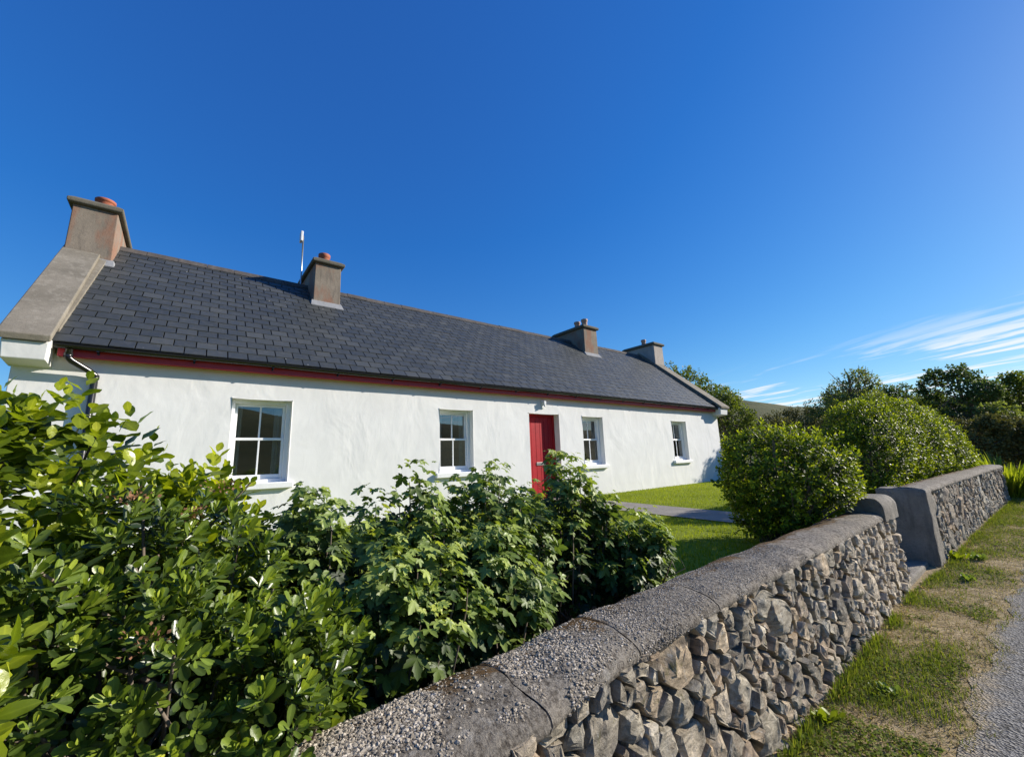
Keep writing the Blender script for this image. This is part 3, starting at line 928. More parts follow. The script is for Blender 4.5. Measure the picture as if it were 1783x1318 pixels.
def build_wall(name, label, xa, xb, top, joints, seed, size, stone_x0, ztop_f, gap, pr):
    w = empty(name, ((xa + xb) / 2, 1.2, 0.0), label, 'stone wall')
    xs = np.arange(xa, xb + .001, 0.1)
    # mortar core
    q = MB()
    for X in xs:
        yo = float(wall_out(X)); z0 = float(road_z(np.array(X))) - .15; z1 = ztop_f(X) - 0.065
        q.v += [(X, yo + .050, z0), (X, yo + .065, z1), (X, yo + .33, z1), (X, yo + .36, z0)]
    for i in range(len(xs) - 1): q.f += [(i * 4 + k, (i + 1) * 4 + k, (i + 1) * 4 + (k + 1) % 4, i * 4 + (k + 1) % 4) for k in range(4)]
    q.f += [(0, 1, 2, 3), tuple((len(xs) - 1) * 4 + k for k in (3, 2, 1, 0))]
    q.build('mortar_core', M['core'], w)
    cells = rubble_cells(stone_x0, xb, -0.07, 0.70, size, seed)
    items = []
    for k, poly in enumerate(cells):
        A = np.array(poly); area = 0.5 * abs(np.dot(A[:, 0], np.roll(A[:, 1], 1)) - np.dot(A[:, 1], np.roll(A[:, 0], 1)))
        if area < 0.0009: continue
        c = A.mean(0)
        V, F, c = stone_mesh(poly, seed * 1000 + k, gap, pr[0] + pr[1] * random.random(), 0.006)
        X = V[:, 0]; scale_z = (ztop_f(c[0]) - 0.070 - road_z(np.array(c[0]))) / 0.685
        V[:, 2] = V[:, 2] * scale_z + road_z(X)
        V[:, 1] = V[:, 1] + wall_out(X) + 0.022 - 0.05 * np.clip(0.45 - V[:, 2], 0, .6)
        V += 0.006 * np.stack([vnoise(V, 40, 1 + seed), vnoise(V, 40, 2), vnoise(V, 40, 3)], 1)
        loc = np.array([c[0], wall_out(c[0]), c[1]], float)
        items.append((np.hypot(loc[0], loc[1]) + (50 if loc[0] < 0.5 else 0), V - loc, F, loc))
    items.sort(key=lambda t: t[0])
    for k, (dist, V, F, loc) in enumerate(items):
        if k >= 300: break
        me = np_mesh('stone', V, F, smooth=True); me.set_sharp_from_angle(angle=R(22))
        link('stone', me, M['stone'], w, Matrix.Translation(Vector(loc)))
    if len(items) > 300:
        VV = []; FF = []; n = 0
        for dist, V, F, loc in items[300:]:
            VV.append(V + loc); FF.append(F + n); n += len(V)
        tag(link('stones', np_mesh('stones', np.concatenate(VV), np.concatenate(FF), False), M['stone'], w), kind='stuff')
    # cast concrete cap in lengths
    for j0, j1 in zip(joints[:-1], joints[1:]):
        xs = np.arange(j0 + .005, j1 - .02, 0.03); xs = np.append(xs, j1 - .004)
        prof = []                     # (across 0..W from the road side, height below top)
        W = 0.385
        for u, v in ((0.045, -.120), (0.018, -.088), (0.002, -.076), (-0.004, -.060), (0.002, -.042), (0.014, -.027), (0.034, -.014), (0.07, -.004), (0.12, .002), (0.18, .004), (0.24, .001), (0.29, -.006), (0.33, -.020), (0.352, -.045), (0.36, -.10)):
            prof.append((u, v))
        V = []; mossv = []
        for X in xs:
            # joints are ragged cracks, not saw cuts
            for (u, v) in prof:
                wob = 0.022 * math.sin(u * 22 + j0 * 7 + (0 if X < (j0 + j1) / 2 else 3.1)) if (X in (xs[0], xs[-1])) else 0
                wob = 0
                V.append((X + wob, float(wall_out(X)) - .004 + u, ztop_f(X) + v)); mossv.append(np.clip((u - .10) / .2, -0.3, 1))
        V = np.array(V)
        V[:, 0] += 0.034 * np.interp(V[:, 0], [j0, j0 + .1, j1 - .1, j1], [1, 0, 0, 1]) * vnoise(np.stack([V[:, 1] * 9, V[:, 2] * 9, np.round(np.where(V[:, 0] > (j0 + j1) / 2, j1, j0), 2)], 1), 1.0, 4)
        nv = fnoise(V, 9, seed + 3, 4)[:, None]
        V[:, 2] += 0.010 * fnoise(V, 4, seed + 9, 2) * (1 if xa < 5 else .8)
        V[:, 1] += (0.012 * fnoise(V, 6, seed + 5, 2) + 0.022 * np.clip(vnoise(V, 9, seed + 8) - .35, 0, 1)) * (V[:, 2] < ztop_f(j0) - .03)
        n = len(prof); F = []
        i = (np.arange(len(xs) - 1)[:, None] * n + np.arange(n - 1)[None, :]).ravel()
        F = np.stack([i, i + n, i + n + 1, i + 1], 1)
        ends = []
        # close both ends with fans of quads
        me = np_mesh('coping_slab', V, F, True, {'moss': np.array(mossv)})
        sl = link('coping_slab', me, M['cap'], w)
        q = MB()
        for row, flip in ((0, 0), (len(xs) - 1, 1)):
            vv = [tuple(V[row * n + k]) for k in range(n)]
            f = tuple(range(n)); q.add(vv, [f if flip else tuple(reversed(f))])
        q.build('slab_end', M['cap'], sl)
    return w


ZT = 0.80
near_wall = build_wall('stone_wall', 'near rubble stone garden wall with rough gravelly concrete cap, in front of the shrubs', -2.4, 6.22, ZT,
                       [-2.4, -0.6, 0.86, 1.40, 2.06, 3.55, 5.72], 11, 0.112, -0.9, lambda X: 0.83 - 0.005 * float(smooth(2, 5, np.array(X))), 0.011, (0.012, 0.036))
far_wall = build_wall('stone_wall', 'far curving rubble stone wall beyond the gate gap, below the big hedge', 7.52, 15.0, 0.95,
                      [7.50, 9.4, 11.3, 13.2, 15.0], 23, 0.145, 7.78, lambda X: 0.955 + 0.005 * (X - 7.5), 0.010, (0.008, 0.018))


def cap_block(name, x0, x1, y0, y1, z0, z1, mat, parent, rr=0.09):
    """rounded block; the road-side upper corner is well rounded"""
    q = MB(); prof = [(y0, z0)]
    for k in range(7):
        t = math.pi / 2 * k / 6; prof.append((y0 + rr - rr * math.cos(t), z1 - rr + rr * math.sin(t)))
    r2 = rr * .6
    for k in range(5):
        t = math.pi / 2 * k / 4; prof.append((y1 - r2 + r2 * math.sin(t), z1 - r2 + r2 * math.cos(t)))
    prof.append((y1, z0)); fine = []
    for p_, q_ in zip(prof[:-1], prof[1:]):
        m_ = max(1, int(math.hypot(q_[0] - p_[0], q_[1] - p_[1]) / .05))
        fine += [(p_[0] + (q_[0] - p_[0]) * k / m_, p_[1] + (q_[1] - p_[1]) * k / m_) for k in range(m_)]
    prof = fine + [prof[-1]]; n = len(prof)
    xsn = [x0, x0 + .012] + list(np.arange(x0 + .05, x1 - .04, .05)) + [x1 - .012, x1]
    for i, X in enumerate(xsn):
        s = 0.985 if i in (0, len(xsn) - 1) else 1
        for y, z in prof: q.v.append((X, (y0 + y1) / 2 + (y - (y0 + y1) / 2) * s, z0 + (z - z0) * s))
    for i in range(len(xsn) - 1): q.f += [(i * n + k, (i + 1) * n + k, (i + 1) * n + k + 1, i * n + k + 1) for k in range(n - 1)]
    q.f += [tuple(range(n)), tuple((len(xsn) - 1) * n + k for k in reversed(range(n)))]
    V = np.array(q.v); V += 0.009 * np.stack([fnoise(V, 7, 31, 2), fnoise(V, 7, 32, 2), fnoise(V, 7, 33, 2)], 1)
    q.v = [tuple(v) for v in V]
    o = q.build(name, mat, parent, smooth=True); o.data.set_sharp_from_angle(angle=R(50)); return o


cap_block('end_block', 5.70, 6.26, 1.145, 1.48, 0.74, 0.975, M['pier'], near_wall, 0.11)
cap_block('pier', 7.46, 7.80, 1.055, 1.56, -0.05, 0.945, M['pier'], far_wall, 0.045)
# loose gravel aggregate standing out of the near cap
ico_v = np.array([(0, 0, 1), (.894, 0, .447), (.276, .851, .447), (-.724, .526, .447), (-.724, -.526, .447), (.276, -.851, .447), (.724, .526, -.447), (-.276, .851, -.447), (-.894, 0, -.447), (-.276, -.851, -.447), (.724, -.526, -.447), (0, 0, -1)], float)
ico_f = np.array([(0, 1, 2), (0, 2, 3), (0, 3, 4), (0, 4, 5), (0, 5, 1), (1, 6, 2), (2, 7, 3), (3, 8, 4), (4, 9, 5), (5, 10, 1), (2, 6, 7), (3, 7, 8), (4, 8, 9), (5, 9, 10), (1, 10, 6), (6, 11, 7), (7, 11, 8), (8, 11, 9), (9, 11, 10), (10, 11, 6)])
N = 64000
PX = 0.0 + (rng.random(N) ** 1.7) * 3.4
prof_u = np.array([0.002, -0.004, 0.002, 0.014, 0.034, 0.07, 0.12, 0.18, 0.24, 0.29, 0.33, 0.352]); prof_v = np.array([-.076, -.060, -.042, -.027, -.014, -.004, .002, .004, .001, -.006, -.020, -.045])
arc = np.concatenate([[0], np.cumsum(np.hypot(np.diff(prof_u), np.diff(prof_v)))])
PA = rng.random(N) * arc[-1]; PU = np.interp(PA, arc, prof_u)
base = np.stack([PX, wall_out(PX) - .004 + PU, 0.83 + np.interp(PA, arc, prof_v) - .005 * smooth(2, 5, PX)], 1)
base[:, 2] += 0.010 * fnoise(base, 4, 20, 2) + .0005
dens = fnoise(base, 5.0, 77, 3)
joint = np.min(np.abs(PX[:, None] - np.array([0.86, 1.40, 2.06])[None]), axis=1)
keep = (dens > -0.75) & (joint > 0.012 + .02 * rng.random(N)) & (rng.random(N) < np.interp(dens, [-.8, 0, .6], [.25, .8, 1.0]))
keep &= ~((PX > 0.60 + .05 * dens) & (PX < 0.86) & (PU > .06) & (rng.random(N) < .93))
keep &= ~((PX > 1.24) & (PX < 1.38) & (rng.random(N) < .8))
base = base[keep]; N = len(base)
sz = (0.0026 + 0.0052 * rng.random(N) ** 3) * (1 - .40 * smooth(1.1, 1.9, base[:, 0]))
S = sz[:, None] * (0.6 + 0.7 * rng.random((N, 3))); S[:, 2] *= 0.6
ang = rng.random(N) * 6.283
V = ico_v[None] * (1 + 0.22 * rng.normal(0, 1, (N, 12, 1)).clip(-1.5, 1.5)) * S[:, None, :]
ca, sa = np.cos(ang)[:, None], np.sin(ang)[:, None]
V = np.stack([V[..., 0] * ca - V[..., 1] * sa, V[..., 0] * sa + V[..., 1] * ca, V[..., 2]], 2) + base[:, None, :]
F = (ico_f[None] + (np.arange(N) * 12)[:, None, None]).reshape(-1, 3)
t = NT('aggregate_pebble'); g_ = t.n.new('ShaderNodeNewGeometry').outputs['Random Per Island']
t.set('Base Color', t.ramp(g_, [(0.0, (0.14, 0.115, 0.085)), (0.35, (0.27, 0.23, 0.175)), (0.65, (0.36, 0.31, 0.24)), (0.9, (0.46, 0.40, 0.32)), (1.0, (0.64, 0.57, 0.47))])); t.set('Roughness', 0.9)
tag(link('gravel_aggregate', np_mesh('gravel_aggregate', V.reshape(-1, 3), F, False), t.m, near_wall), kind='stuff')

# steps in the gate gap
q = MB(); q.box(6.25, 7.44, 1.17, 1.46, -0.1, 0.07); o = q.build('gate_step', M['pier'], None, bevel=0.02)
tag(o, 'low worn concrete step in the gap between the two stone walls', 'step')
q = MB(); q.box(6.25, 7.44, 1.463, 1.95, -0.1, 0.34); o = q.build('gate_step', M['path'], None, bevel=0.02)
tag(o, 'upper concrete step joining the garden path in the gate gap', 'step')
gate = empty('garden_gate', (6.31, 1.5, 0.5), 'small white iron gate folded back, only its spike tips showing above the wall end', 'gate')
q = MB(); q.tube([(6.31, 1.48, 0.62), (6.31, 2.5, 0.66)], .012, 6); q.tube([(6.31, 1.48, 0.92), (6.31, 2.5, 0.96)], .012, 6); q.build('rail', M['metal'], gate)
for k in range(9):
    q = MB(); y = 1.48 + k * 0.1275; q.tube([(6.31, y, 0.58), (6.31, y, 1.0), (6.31, y, 1.06)], [.008, .008, .001], 6); q.build('bar', M['frame'], gate)

# ------------------------------------------------------------------ foliage tools
def norm(a):
    return a / np.maximum(np.linalg.norm(a, axis=-1, keepdims=True), 1e-9)


def blade_template(ts, ws, fold=0.18, curl=0.12):
    """leaf along +Y, upper side +Z; unit length"""
    V = []; mid = []; lf = []; rt = []
    for t, w in zip(ts, ws):
        z = -curl * t * t
        mid.append(len(V)); V.append((0, t, z))
        if w > 0:
            lf.append(len(V)); V.append((-w, t, z + fold * w)); rt.append(len(V)); V.append((w, t, z + fold * w))
        else: lf.append(mid[-1]); rt.append(mid[-1])
    F = []
    for i in range(len(ts) - 1):
        for side, sgn in ((lf, 1), (rt, -1)):
            q = [mid[i], mid[i + 1], side[i + 1], side[i]]
            if sgn < 0: q = q[::-1]
            u = []
            for x in q:
                if x not in u: u.append(x)
            if len(u) == 4: F += [(u[0], u[1], u[2]), (u[0], u[2], u[3])]
            elif len(u) == 3: F.append(tuple(u))
    rib = np.zeros(len(V)); rib[mid] = 1
    return np.array(V, float), np.array(F), rib


T_HEBE = blade_template([0, .22, .5, .76, .93, 1], [0, .10, .18, .21, .14, 0], .38, -.10)
T_GRIS = blade_template([0, .12, .35, .62, .85, 1], [0, .14, .29, .31, .18, 0], .16, .10)
T_GRIS[0][:, 2] += 0.035 * np.sin(T_GRIS[0][:, 1] * 9 + np.sign(T_GRIS[0][:, 0]) * 1.3) * (np.abs(T_GRIS[0][:, 0]) > 0)
T_BUSH = blade_template([0, .3, .7, 1], [0, .24, .24, 0], .25, .12)
T_TREE = (np.array([(0, 0, 0), (-.38, .5, .08), (.38, .5, .08), (0, 1, -.06)], float), np.array([(0, 2, 1), (1, 2, 3)]), np.zeros(4))
T_GRASS = (np.array([(-.05, 0, 0), (.05, 0, 0), (.04, .6, -.06), (-.04, .6, -.06), (0, 1, -.22)], float), np.array([(0, 1, 2), (0, 2, 3), (3, 2, 4)]), np.zeros(5))
T_LAWN = (np.array([(-.09, 0, 0), (.09, 0, 0), (0, 1, -.15)], float), np.array([(0, 1, 2)]), np.zeros(3))
# palmate, five-lobed, toothed currant leaf
_a = []; lob = [(-118, .52), (-58, .78), (0, 1.0), (58, .78), (118, .52)]
bnd = [(-165, .16)]
for i, (an, r) in enumerate(lob):
    bnd += [(an - 24, r * .66), (an - 15, r * .70), (an - 11, r * .84), (an, r), (an + 11, r * .84), (an + 15, r * .70), (an + 24, r * .66)]
    if i < 4: bnd.append(((an + lob[i + 1][0]) / 2, .40))
bnd.append((165, .16))
Vp = [(0, 0, 0)]
for an, r in bnd:
    t = R(an); lobe = min(abs(an - l[0]) for l in lob)
    z = -0.16 * r * r + (0.05 if lobe > 20 else -0.03 if lobe < 6 else 0.0)
    Vp.append((r * math.sin(t), r * math.cos(t), z))
T_CUR = (np.array(Vp, float) * 0.62, np.array([(0, k + 1, k) for k in range(1, len(bnd))]), np.array([1.0] + [1.0 if min(abs(an - l[0]) for l in lob) < 1 else 0.0 for an, r in bnd]))


def frames(dirs, ups):
    """rotation matrices whose Y is dirs and Z is near ups"""
    y = norm(dirs); x = norm(np.cross(y, ups)); z = np.cross(x, y)
    return np.stack([x, y, z], 2)


def leaf_mesh(name, T, Mx, loc, size, rnd, mat, smooth=True):
    Vt, Ft, rib = T; n = len(Vt); N = len(loc)
    V = np.einsum('nij,vj->nvi', Mx * size[:, None, None], Vt) + loc[:, None, :]
    F = (Ft[None] + (np.arange(N) * n)[:, None, None]).reshape(-1, 3)
    me = np_mesh(name, V.reshape(-1, 3), F, smooth, {'rnd': np.repeat(rnd, n), 'rib': np.tile(rib, N)})
    me.materials.append(mat)
    return me


class Leaves:
    def __init__(s): s.M = []; s.p = []; s.s = []; s.r = []

    def add(s, Mx, p, sz, r): s.M.append(Mx); s.p.append(p); s.s.append(sz); s.r.append(r)

    def cat(s): return np.concatenate(s.M), np.concatenate(s.p), np.concatenate(s.s), np.concatenate(s.r)


def blob_points(blobs, n, rg, shell=0.35, zmin=None):
    """points in the outer shell of a union of ellipsoids, with outward directions"""
    vol = np.array([b[3] * b[4] * b[5] for b in blobs]) ** 0.6; vol /= vol.sum()
    P = []; D = []
    cnt = rg.multinomial(int(n * 1.0), vol)
    for b, c in zip(blobs, cnt):
        u = norm(rg.normal(size=(c, 3)))
        r = 1 - shell * rg.random(c) ** 1.6
        Pp = np.array(b[:3]) + u * np.array(b[3:6]) * r[:, None]
        Dd = norm(u / np.array(b[3:6]))
        # drop points buried in another blob
        bad = np.zeros(c, bool)
        for o in blobs:
            if o is b: continue
            q = ((Pp - np.array(o[:3])) / np.array(o[3:6])); bad |= (q ** 2).sum(1) < 0.5
        P.append(Pp[~bad]); D.append(Dd[~bad])
    P = np.concatenate(P); D = np.concatenate(D)
    return P, D


def perp(d, rg):
    r = rg.normal(size=d.shape); r = r - (r * d).sum(-1, keepdims=True) * d
    return norm(r)


def shoots(P, D, rg, npairs, spacing, lsize, a0, a1, spiral=False, tipcol=0.5, size_var=.2, droop=0):
    """leafy shoots whose tips are at P and point along D"""
    Lv = Leaves(); N = len(P)
    a = perp(D, rg); b = np.cross(D, a)
    base_sz = lsize * (1 - size_var + 2 * size_var * rg.random(N)); hue = rg.random(N)
    for k in range(npairs):
        f = k / max(1, npairs - 1)           # 0 at the tip
        pos = P - D * (spacing * k)
        A = R(a0 + (a1 - a0) * f ** 0.7)
        for sgn in (1, -1) if not spiral else (1,):
            th = (k * math.pi / 2) if not spiral else k * 2.4
            th = th + rg.normal(0, .18, N)
            side = (a * np.cos(th)[:, None] + b * np.sin(th)[:, None]) * sgn
            AA = A + rg.normal(0, .14, N)
            d = D * np.cos(AA)[:, None] + side * np.sin(AA)[:, None]
            up = D * np.sin(AA)[:, None] - side * np.cos(AA)[:, None]
            d = norm(d + rg.normal(0, .06, d.shape)); d[:, 2] -= droop
            sz = base_sz * (0.55 + 0.45 * min(1, f * 2.2)) * (0.9 + .2 * rg.random(N))
            r = np.clip(0.02 + 0.40 * hue + (tipcol + .12) * (1 - f) ** 1.3 + rg.normal(0, .08, N), 0, 1)
            Lv.add(frames(norm(d), up), pos + side * .002, sz, r)
    return Lv.cat()


FG = []      # foreground foliage: leaves that show largest become parts


def cam_xy(p):
    q = p - CAM; z = q @ FW
    return 0.5 + FPX * (q @ RT) / np.maximum(z, 1e-3), 0.5 - FPX * (q @ UP) / np.maximum(z, 1e-3) * (1783 / 1318), z


def add_shrub(name, label, cat, loc, T, mat, leaves, stems, nparts, group=None, partname='leaf', stem_mat='bark'):
    o = empty(name, loc, label, cat, group)
    FG.append([o, T, mat, leaves, nparts, partname])
    if stems is not None: stems.build('stems', M[stem_mat], o, smooth=True)
    return o


def flush_shrubs():
    best = {}
    for si, (o, T, mat, (Mx, p, s, r), n, pn) in enumerate(FG):
        c = p + Mx[:, :, 1] * (s * .5)[:, None]
        u, v, z = cam_xy(c)
        ok = (u > -.02) & (u < 1.02) & (v > -.02) & (v < 1.02) & (z > .1)
        cu = (u * 90).astype(int); cvv = (v * 66).astype(int)
        for i in np.nonzero(ok)[0]:
            k = (cu[i], cvv[i])
            if k not in best or z[i] < best[k][0]: best[k] = (z[i], si, i)
    per = {}
    for z, si, i in best.values(): per.setdefault(si, []).append((FG[si][3][2][i] / z, i))
    for si, (o, T, mat, (Mx, p, s, r), n, pn) in enumerate(FG):
        pick = sorted(per.get(si, []), reverse=True)[:n]
        ids = np.array([i for _, i in pick], int)
        rest = np.ones(len(p), bool); rest[ids] = False
        var = []
        for q in range(6):
            me = np_mesh(pn, T[0], T[1], True, {'rnd': np.full(len(T[0]), (q + .5) / 6), 'rib': T[2]}); me.materials.append(mat); var.append(me)
        for i in ids:
            Rm = Mx[i] * s[i]
            W = Matrix(((*Rm[0], p[i][0]), (*Rm[1], p[i][1]), (*Rm[2], p[i][2]), (0, 0, 0, 1)))
            link(pn, var[min(5, int(r[i] * 6))], None, o, W)
        tag(link('foliage', leaf_mesh('foliage', T, Mx[rest], p[rest], s[rest], r[rest], mat), None, o), kind='stuff')


def fan_stems(base, P, rg, n, r0=.010, r1=.003):
    q = MB()
    idx = rg.choice(len(P), min(n, len(P)), replace=False)
    for i in idx:
        b = np.array(base) + rg.normal(0, 1, 3) * np.array([.12, .10, 0]); t = P[i]
        m = b * .5 + t * .5 + rg.normal(0, .05, 3); m[2] += .04
        q.tube([b, m, t], [r0, (r0 + r1) / 2, r1], 5, False)
    return q


# ------------------------------------------------------------------ shrubs behind the near wall
rg = np.random.default_rng(21)


def not_in_wall(P, Zc=0.84):
    yo = wall_out(P[:, 0])
    return ~((P[:, 1] < yo + .38) & (P[:, 2] < Zc + .02)) & (P[:, 2] > 0.53)


# tall broad-leaved glossy shrub at the left edge
blobs = [(-0.75, 1.75, 1.25, .42, .55, .62), (-0.38, 1.55, 1.22, .22, .34, .50), (-0.45, 1.95, 1.30, .38, .4, .42), (-0.10, 2.05, 1.22, .34, .3, .40), (0.12, 2.0, 1.15, .2, .25, .34), (-0.30, 1.16, 1.42, .08, .11, .13), (-.16, 1.74, 1.36, .22, .22, .33), (.07, 1.72, 1.30, .17, .2, .27), (-.24, 1.62, 1.44, .19, .18, .34), (-.42, 1.50, 1.44, .16, .18, .34), (-.22, 1.04, 1.20, .06, .07, .10)]
P, D = blob_points(blobs, 1050, rg, .34)
k = not_in_wall(P); P, D = P[k], D[k]
D = norm(D * .55 + np.array([0.05, -.05, .75]) + rg.normal(0, .25, D.shape))
lv = shoots(P, D, rg, 8, .016, .058, 20, 80, True, .45)
add_shrub('broadleaf_shrub', 'tall shrub with big glossy yellow-green oval leaves at the photo\'s left edge', 'shrub', (-0.5, 1.8, .5), T_GRIS, L['gris'], lv, fan_stems((-.5, 1.85, .5), P, rg, 60), 230)

# two darker shrubs with narrow leaves in neat cross-shaped rosettes
blobs = [(-0.14, 1.46, 1.04, .28, .30, .45), (0.04, 1.62, 1.06, .28, .30, .38), (-0.26, 1.26, 1.04, .18, .18, .36), (0.0, 1.27, .98, .18, .16, .30)]
P, D = blob_points(blobs, 1150, rg, .40); k = not_in_wall(P); P, D = P[k], D[k]
D = norm(D * .7 + np.array([0.02, -.12, .45]) + rg.normal(0, .22, D.shape))
lv = shoots(P, D, rg, 6, .009, .039, 14, 80, False, .40)
hb = add_shrub('hebe_shrub', 'dark shrub of small rosette leaves and brown seed heads before the tall yellow-green shrub', 'shrub', (-0.05, 1.5, .5), T_HEBE, L['hebe'], lv, fan_stems((-.05, 1.55, .5), P, rg, 70, .008), 280)
for c in [(-.085, 1.30, 1.44), (-.02, 1.15, 1.17), (.10, 1.45, 1.45), (.04, 1.48, 1.38)]:
    Ps = np.array(c) + rg.normal(0, 1, (46, 3)) * np.array([.017, .017, .010]); Ds = norm(Ps - np.array(c) + np.array([0, -.01, .02]))
    me = leaf_mesh('seed_head', T_TREE, frames(Ds, perp(Ds, rg)), Ps, .006 + .006 * rg.random(46), rg.random(46), L['seed'])
    tag(link('seed_head', me, None, hb), kind='stuff')
blobs = [(0.24, 1.36, .92, .20, .20, .26), (0.20, 1.22, .88, .13, .16, .20), (0.36, 1.50, .90, .18, .2, .24)]
P, D = blob_points(blobs, 380, rg, .40); k = not_in_wall(P, .86); P, D = P[k], D[k]
D = norm(D * .7 + np.array([0.06, -.15, .45]) + rg.normal(0, .22, D.shape))
lv = shoots(P, D, rg, 6, .010, .047, 12, 78, False, .42)
add_shrub('hebe_shrub', 'low narrow-leaved rosette shrub spilling towards the wall cap below the currant bushes', 'shrub', (.25, 1.45, .5), T_HEBE, L['hebe'], lv, fan_stems((.28, 1.5, .5), P, rg, 26, .007), 170)

# currant bushes with lobed leaves
def currant(label, cx, cy, rx, ry, top, n, canes, tipc, nparts, lean=(0, 0)):
    q = MB(); Ps = []; Ds = []
    base = np.array([cx, cy, .52])
    for i in range(canes):
        an = rg.random() * 6.283; rr = math.sqrt(rg.random())
        hx, hy = math.cos(an) * rx * rr, math.sin(an) * ry * rr
        h = (top - .52) * (1 - .42 * rr ** 2) * (.80 + .2 * rg.random())
        tip = base + np.array([hx + lean[0], hy + lean[1], h]); b = base + np.array([hx * .35, hy * .35, 0]) + rg.normal(0, .03, 3) * np.array([1, 1, 0])
        m = b * .45 + tip * .55 + np.array([hx * .12, hy * .12, .05])
        q.tube([b, m, m * .18 + tip * .82 - np.array([0, 0, .02])], [.007, .005, .002], 5, False)
        nl = int(n / canes)
        t = 1 - rg.random(nl) ** 1.35 * .92
        c = ((1 - t) ** 2)[:, None] * b + (2 * t * (1 - t))[:, None] * m + (t ** 2)[:, None] * tip
        an2 = rg.random(nl) * 6.283
        out = np.stack([np.cos(an2), np.sin(an2), .25 + .3 * rg.random(nl)], 1)
        out = norm(out + .5 * np.array([hx, hy, 0]) / max(rx, ry))
        Ps.append(c + out * (.03 + .06 * rg.random((nl, 1)))); Ds.append(np.concatenate([out, t[:, None]], 1))
    for i in range(7):
        an = rg.random() * 6.283; b = base + np.array([math.cos(an) * rx * .5, math.sin(an) * ry * .5, .05]); e = b + np.array([math.cos(an) * rx * .6, math.sin(an) * ry * .6, .18 + .25 * rg.random()])
        q.tube([b, (b + e) / 2 + rg.normal(0, .03, 3), e, e + rg.normal(0, .06, 3)], [.005, .004, .003, .001], 5, False)
    P = np.concatenate(Ps); D = np.concatenate(Ds); t = D[:, 3]; out = D[:, :3]
    k = not_in_wall(P, .85); P, out, t = P[k], out[k], t[k]; N = len(P)
    d = norm(out * np.array([1, 1, .3]) + np.array([0, 0, -.45]) + rg.normal(0, .25, (N, 3)))
    up = norm(out * .50 + np.array([.34, -.26, .62]) + rg.normal(0, .30, (N, 3)))
    sz = (.058 + .056 * rg.random(N)) * (1 - .45 * smooth(.86, 1, t))
    r = np.clip(.02 + .62 * rg.random(N) ** 1.2 + tipc * smooth(.75, 1, t), 0, 1)
    add_shrub('currant_bush', label, 'bush', (cx, cy, .5), T_CUR, L['currant'], (frames(d, up), P, sz, r), q, nparts)


currant('low currant bush with dark lobed leaves below the leftmost window', .46, 1.92, .36, .40, 1.47, 2300, 40, .35, 130)
currant('currant bush with paler drooping leaves hanging over the wall cap, in the middle', .72, 1.66, .26, .28, 1.30, 1395, 28, .55, 170, (0, -.05))
currant('tall currant bush standing in front of the wall between the first two windows', .95, 2.02, .34, .36, 1.53, 1767, 36, .50, 150)
currant('tall currant bush covering the sill of the second window', 1.42, 2.02, .32, .36, 1.55, 1767, 36, .40, 150)
currant('currant bush low at the wall cap beneath the second window', 1.18, 1.66, .28, .24, 1.22, 1395, 28, .40, 150)
currant('tallest currant bush hiding the foot of the red door', 1.98, 2.0, .34, .36, 1.55, 1767, 36, .50, 150)
currant('rightmost currant bush tapering down to the lawn beside the wall', 2.40, 1.84, .33, .30, 1.20, 1395, 30, .50, 150)
flush_shrubs()

# ------------------------------------------------------------------ clipped bush, hedge
def leaf_mass(o, T, mat, P, D, rg, npairs, spacing, size, a0, a1, tipc, name='foliage'):
    lump = fnoise(P, 3.2, 63, 2)
    P = P + D * (.05 * lump + np.where(rg.random(len(P)) < .05, rg.random(len(P)) * .13, 0))[:, None]
    k = lump > -.72; P, D = P[k], D[k]
    lv = shoots(P, D, rg, npairs, spacing, size, a0, a1, True, tipc)
    tag(link(name, leaf_mesh(name, T, *lv, mat), None, o), kind='stuff')


bush = empty('clipped_bush', (5.3, 1.98, .5), 'rounded glossy green clipped bush behind the near wall by the gate gap', 'bush')
blobs = [(5.30, 1.86, 1.22, .74, .70, .62), (5.30, 2.02, .90, .55, .48, .42), (5.05, 1.95, 1.30, .5, .52, .50), (5.55, 1.72, 1.15, .5, .5, .5)]
P, D = blob_points(blobs, 2500, rg, .26); k = ~((P[:, 1] < 1.58) & (P[:, 2] < .92)) & (P[:, 2] > .56); P, D = P[k], D[k]
D = norm(D * .75 + np.array([.05, -.02, .5]) + rg.normal(0, .28, D.shape))
leaf_mass(bush, T_BUSH, L['round'], P, D, rg, 9, .017, .050, 25, 75, .52)
fan_stems((5.3, 2.02, .5), P, rg, 60, .014, .004).build('stems', M['bark'], bush, smooth=True)
hedge = empty('big_hedge', (10.8, 1.9, .5), 'large dense rounded hedge growing behind the far stone wall', 'hedge')
blobs = [(9.3, 1.98, 1.42, .85, .68, .92), (10.3, 1.95, 1.5, .9, .72, 1.0), (11.4, 1.85, 1.5, 1.0, .74, 1.0), (12.6, 1.72, 1.42, 1.0, .74, .92), (13.3, 1.62, 1.25, .7, .66, .72), (8.7, 2.0, 1.2, .5, .5, .72)]
P, D = blob_points(blobs, 11500, rg, .20); k = ~((P[:, 1] < wall_out(P[:, 0]) + .42) & (P[:, 2] < 1.08)) & (P[:, 2] > .5); P, D = P[k], D[k]
D = norm(D * .75 + np.array([.05, -.02, .5]) + rg.normal(0, .3, D.shape))
leaf_mass(hedge, T_BUSH, L['round'], P, D, rg, 7, .020, .050, 25, 75, .50)
q = MB()
for X in (8.9, 9.6, 10.4, 11.2, 12.0, 12.9):
    for _ in range(4): q.tube([(X, 1.95, .45), (X + rg.normal(0, .1), 1.95 + rg.normal(0, .1), 1.0), (X + rg.normal(0, .3), 1.9 + rg.normal(0, .25), 1.8)], [.03, .022, .008], 6, False)
q.build('stems', M['bark'], hedge, smooth=True)

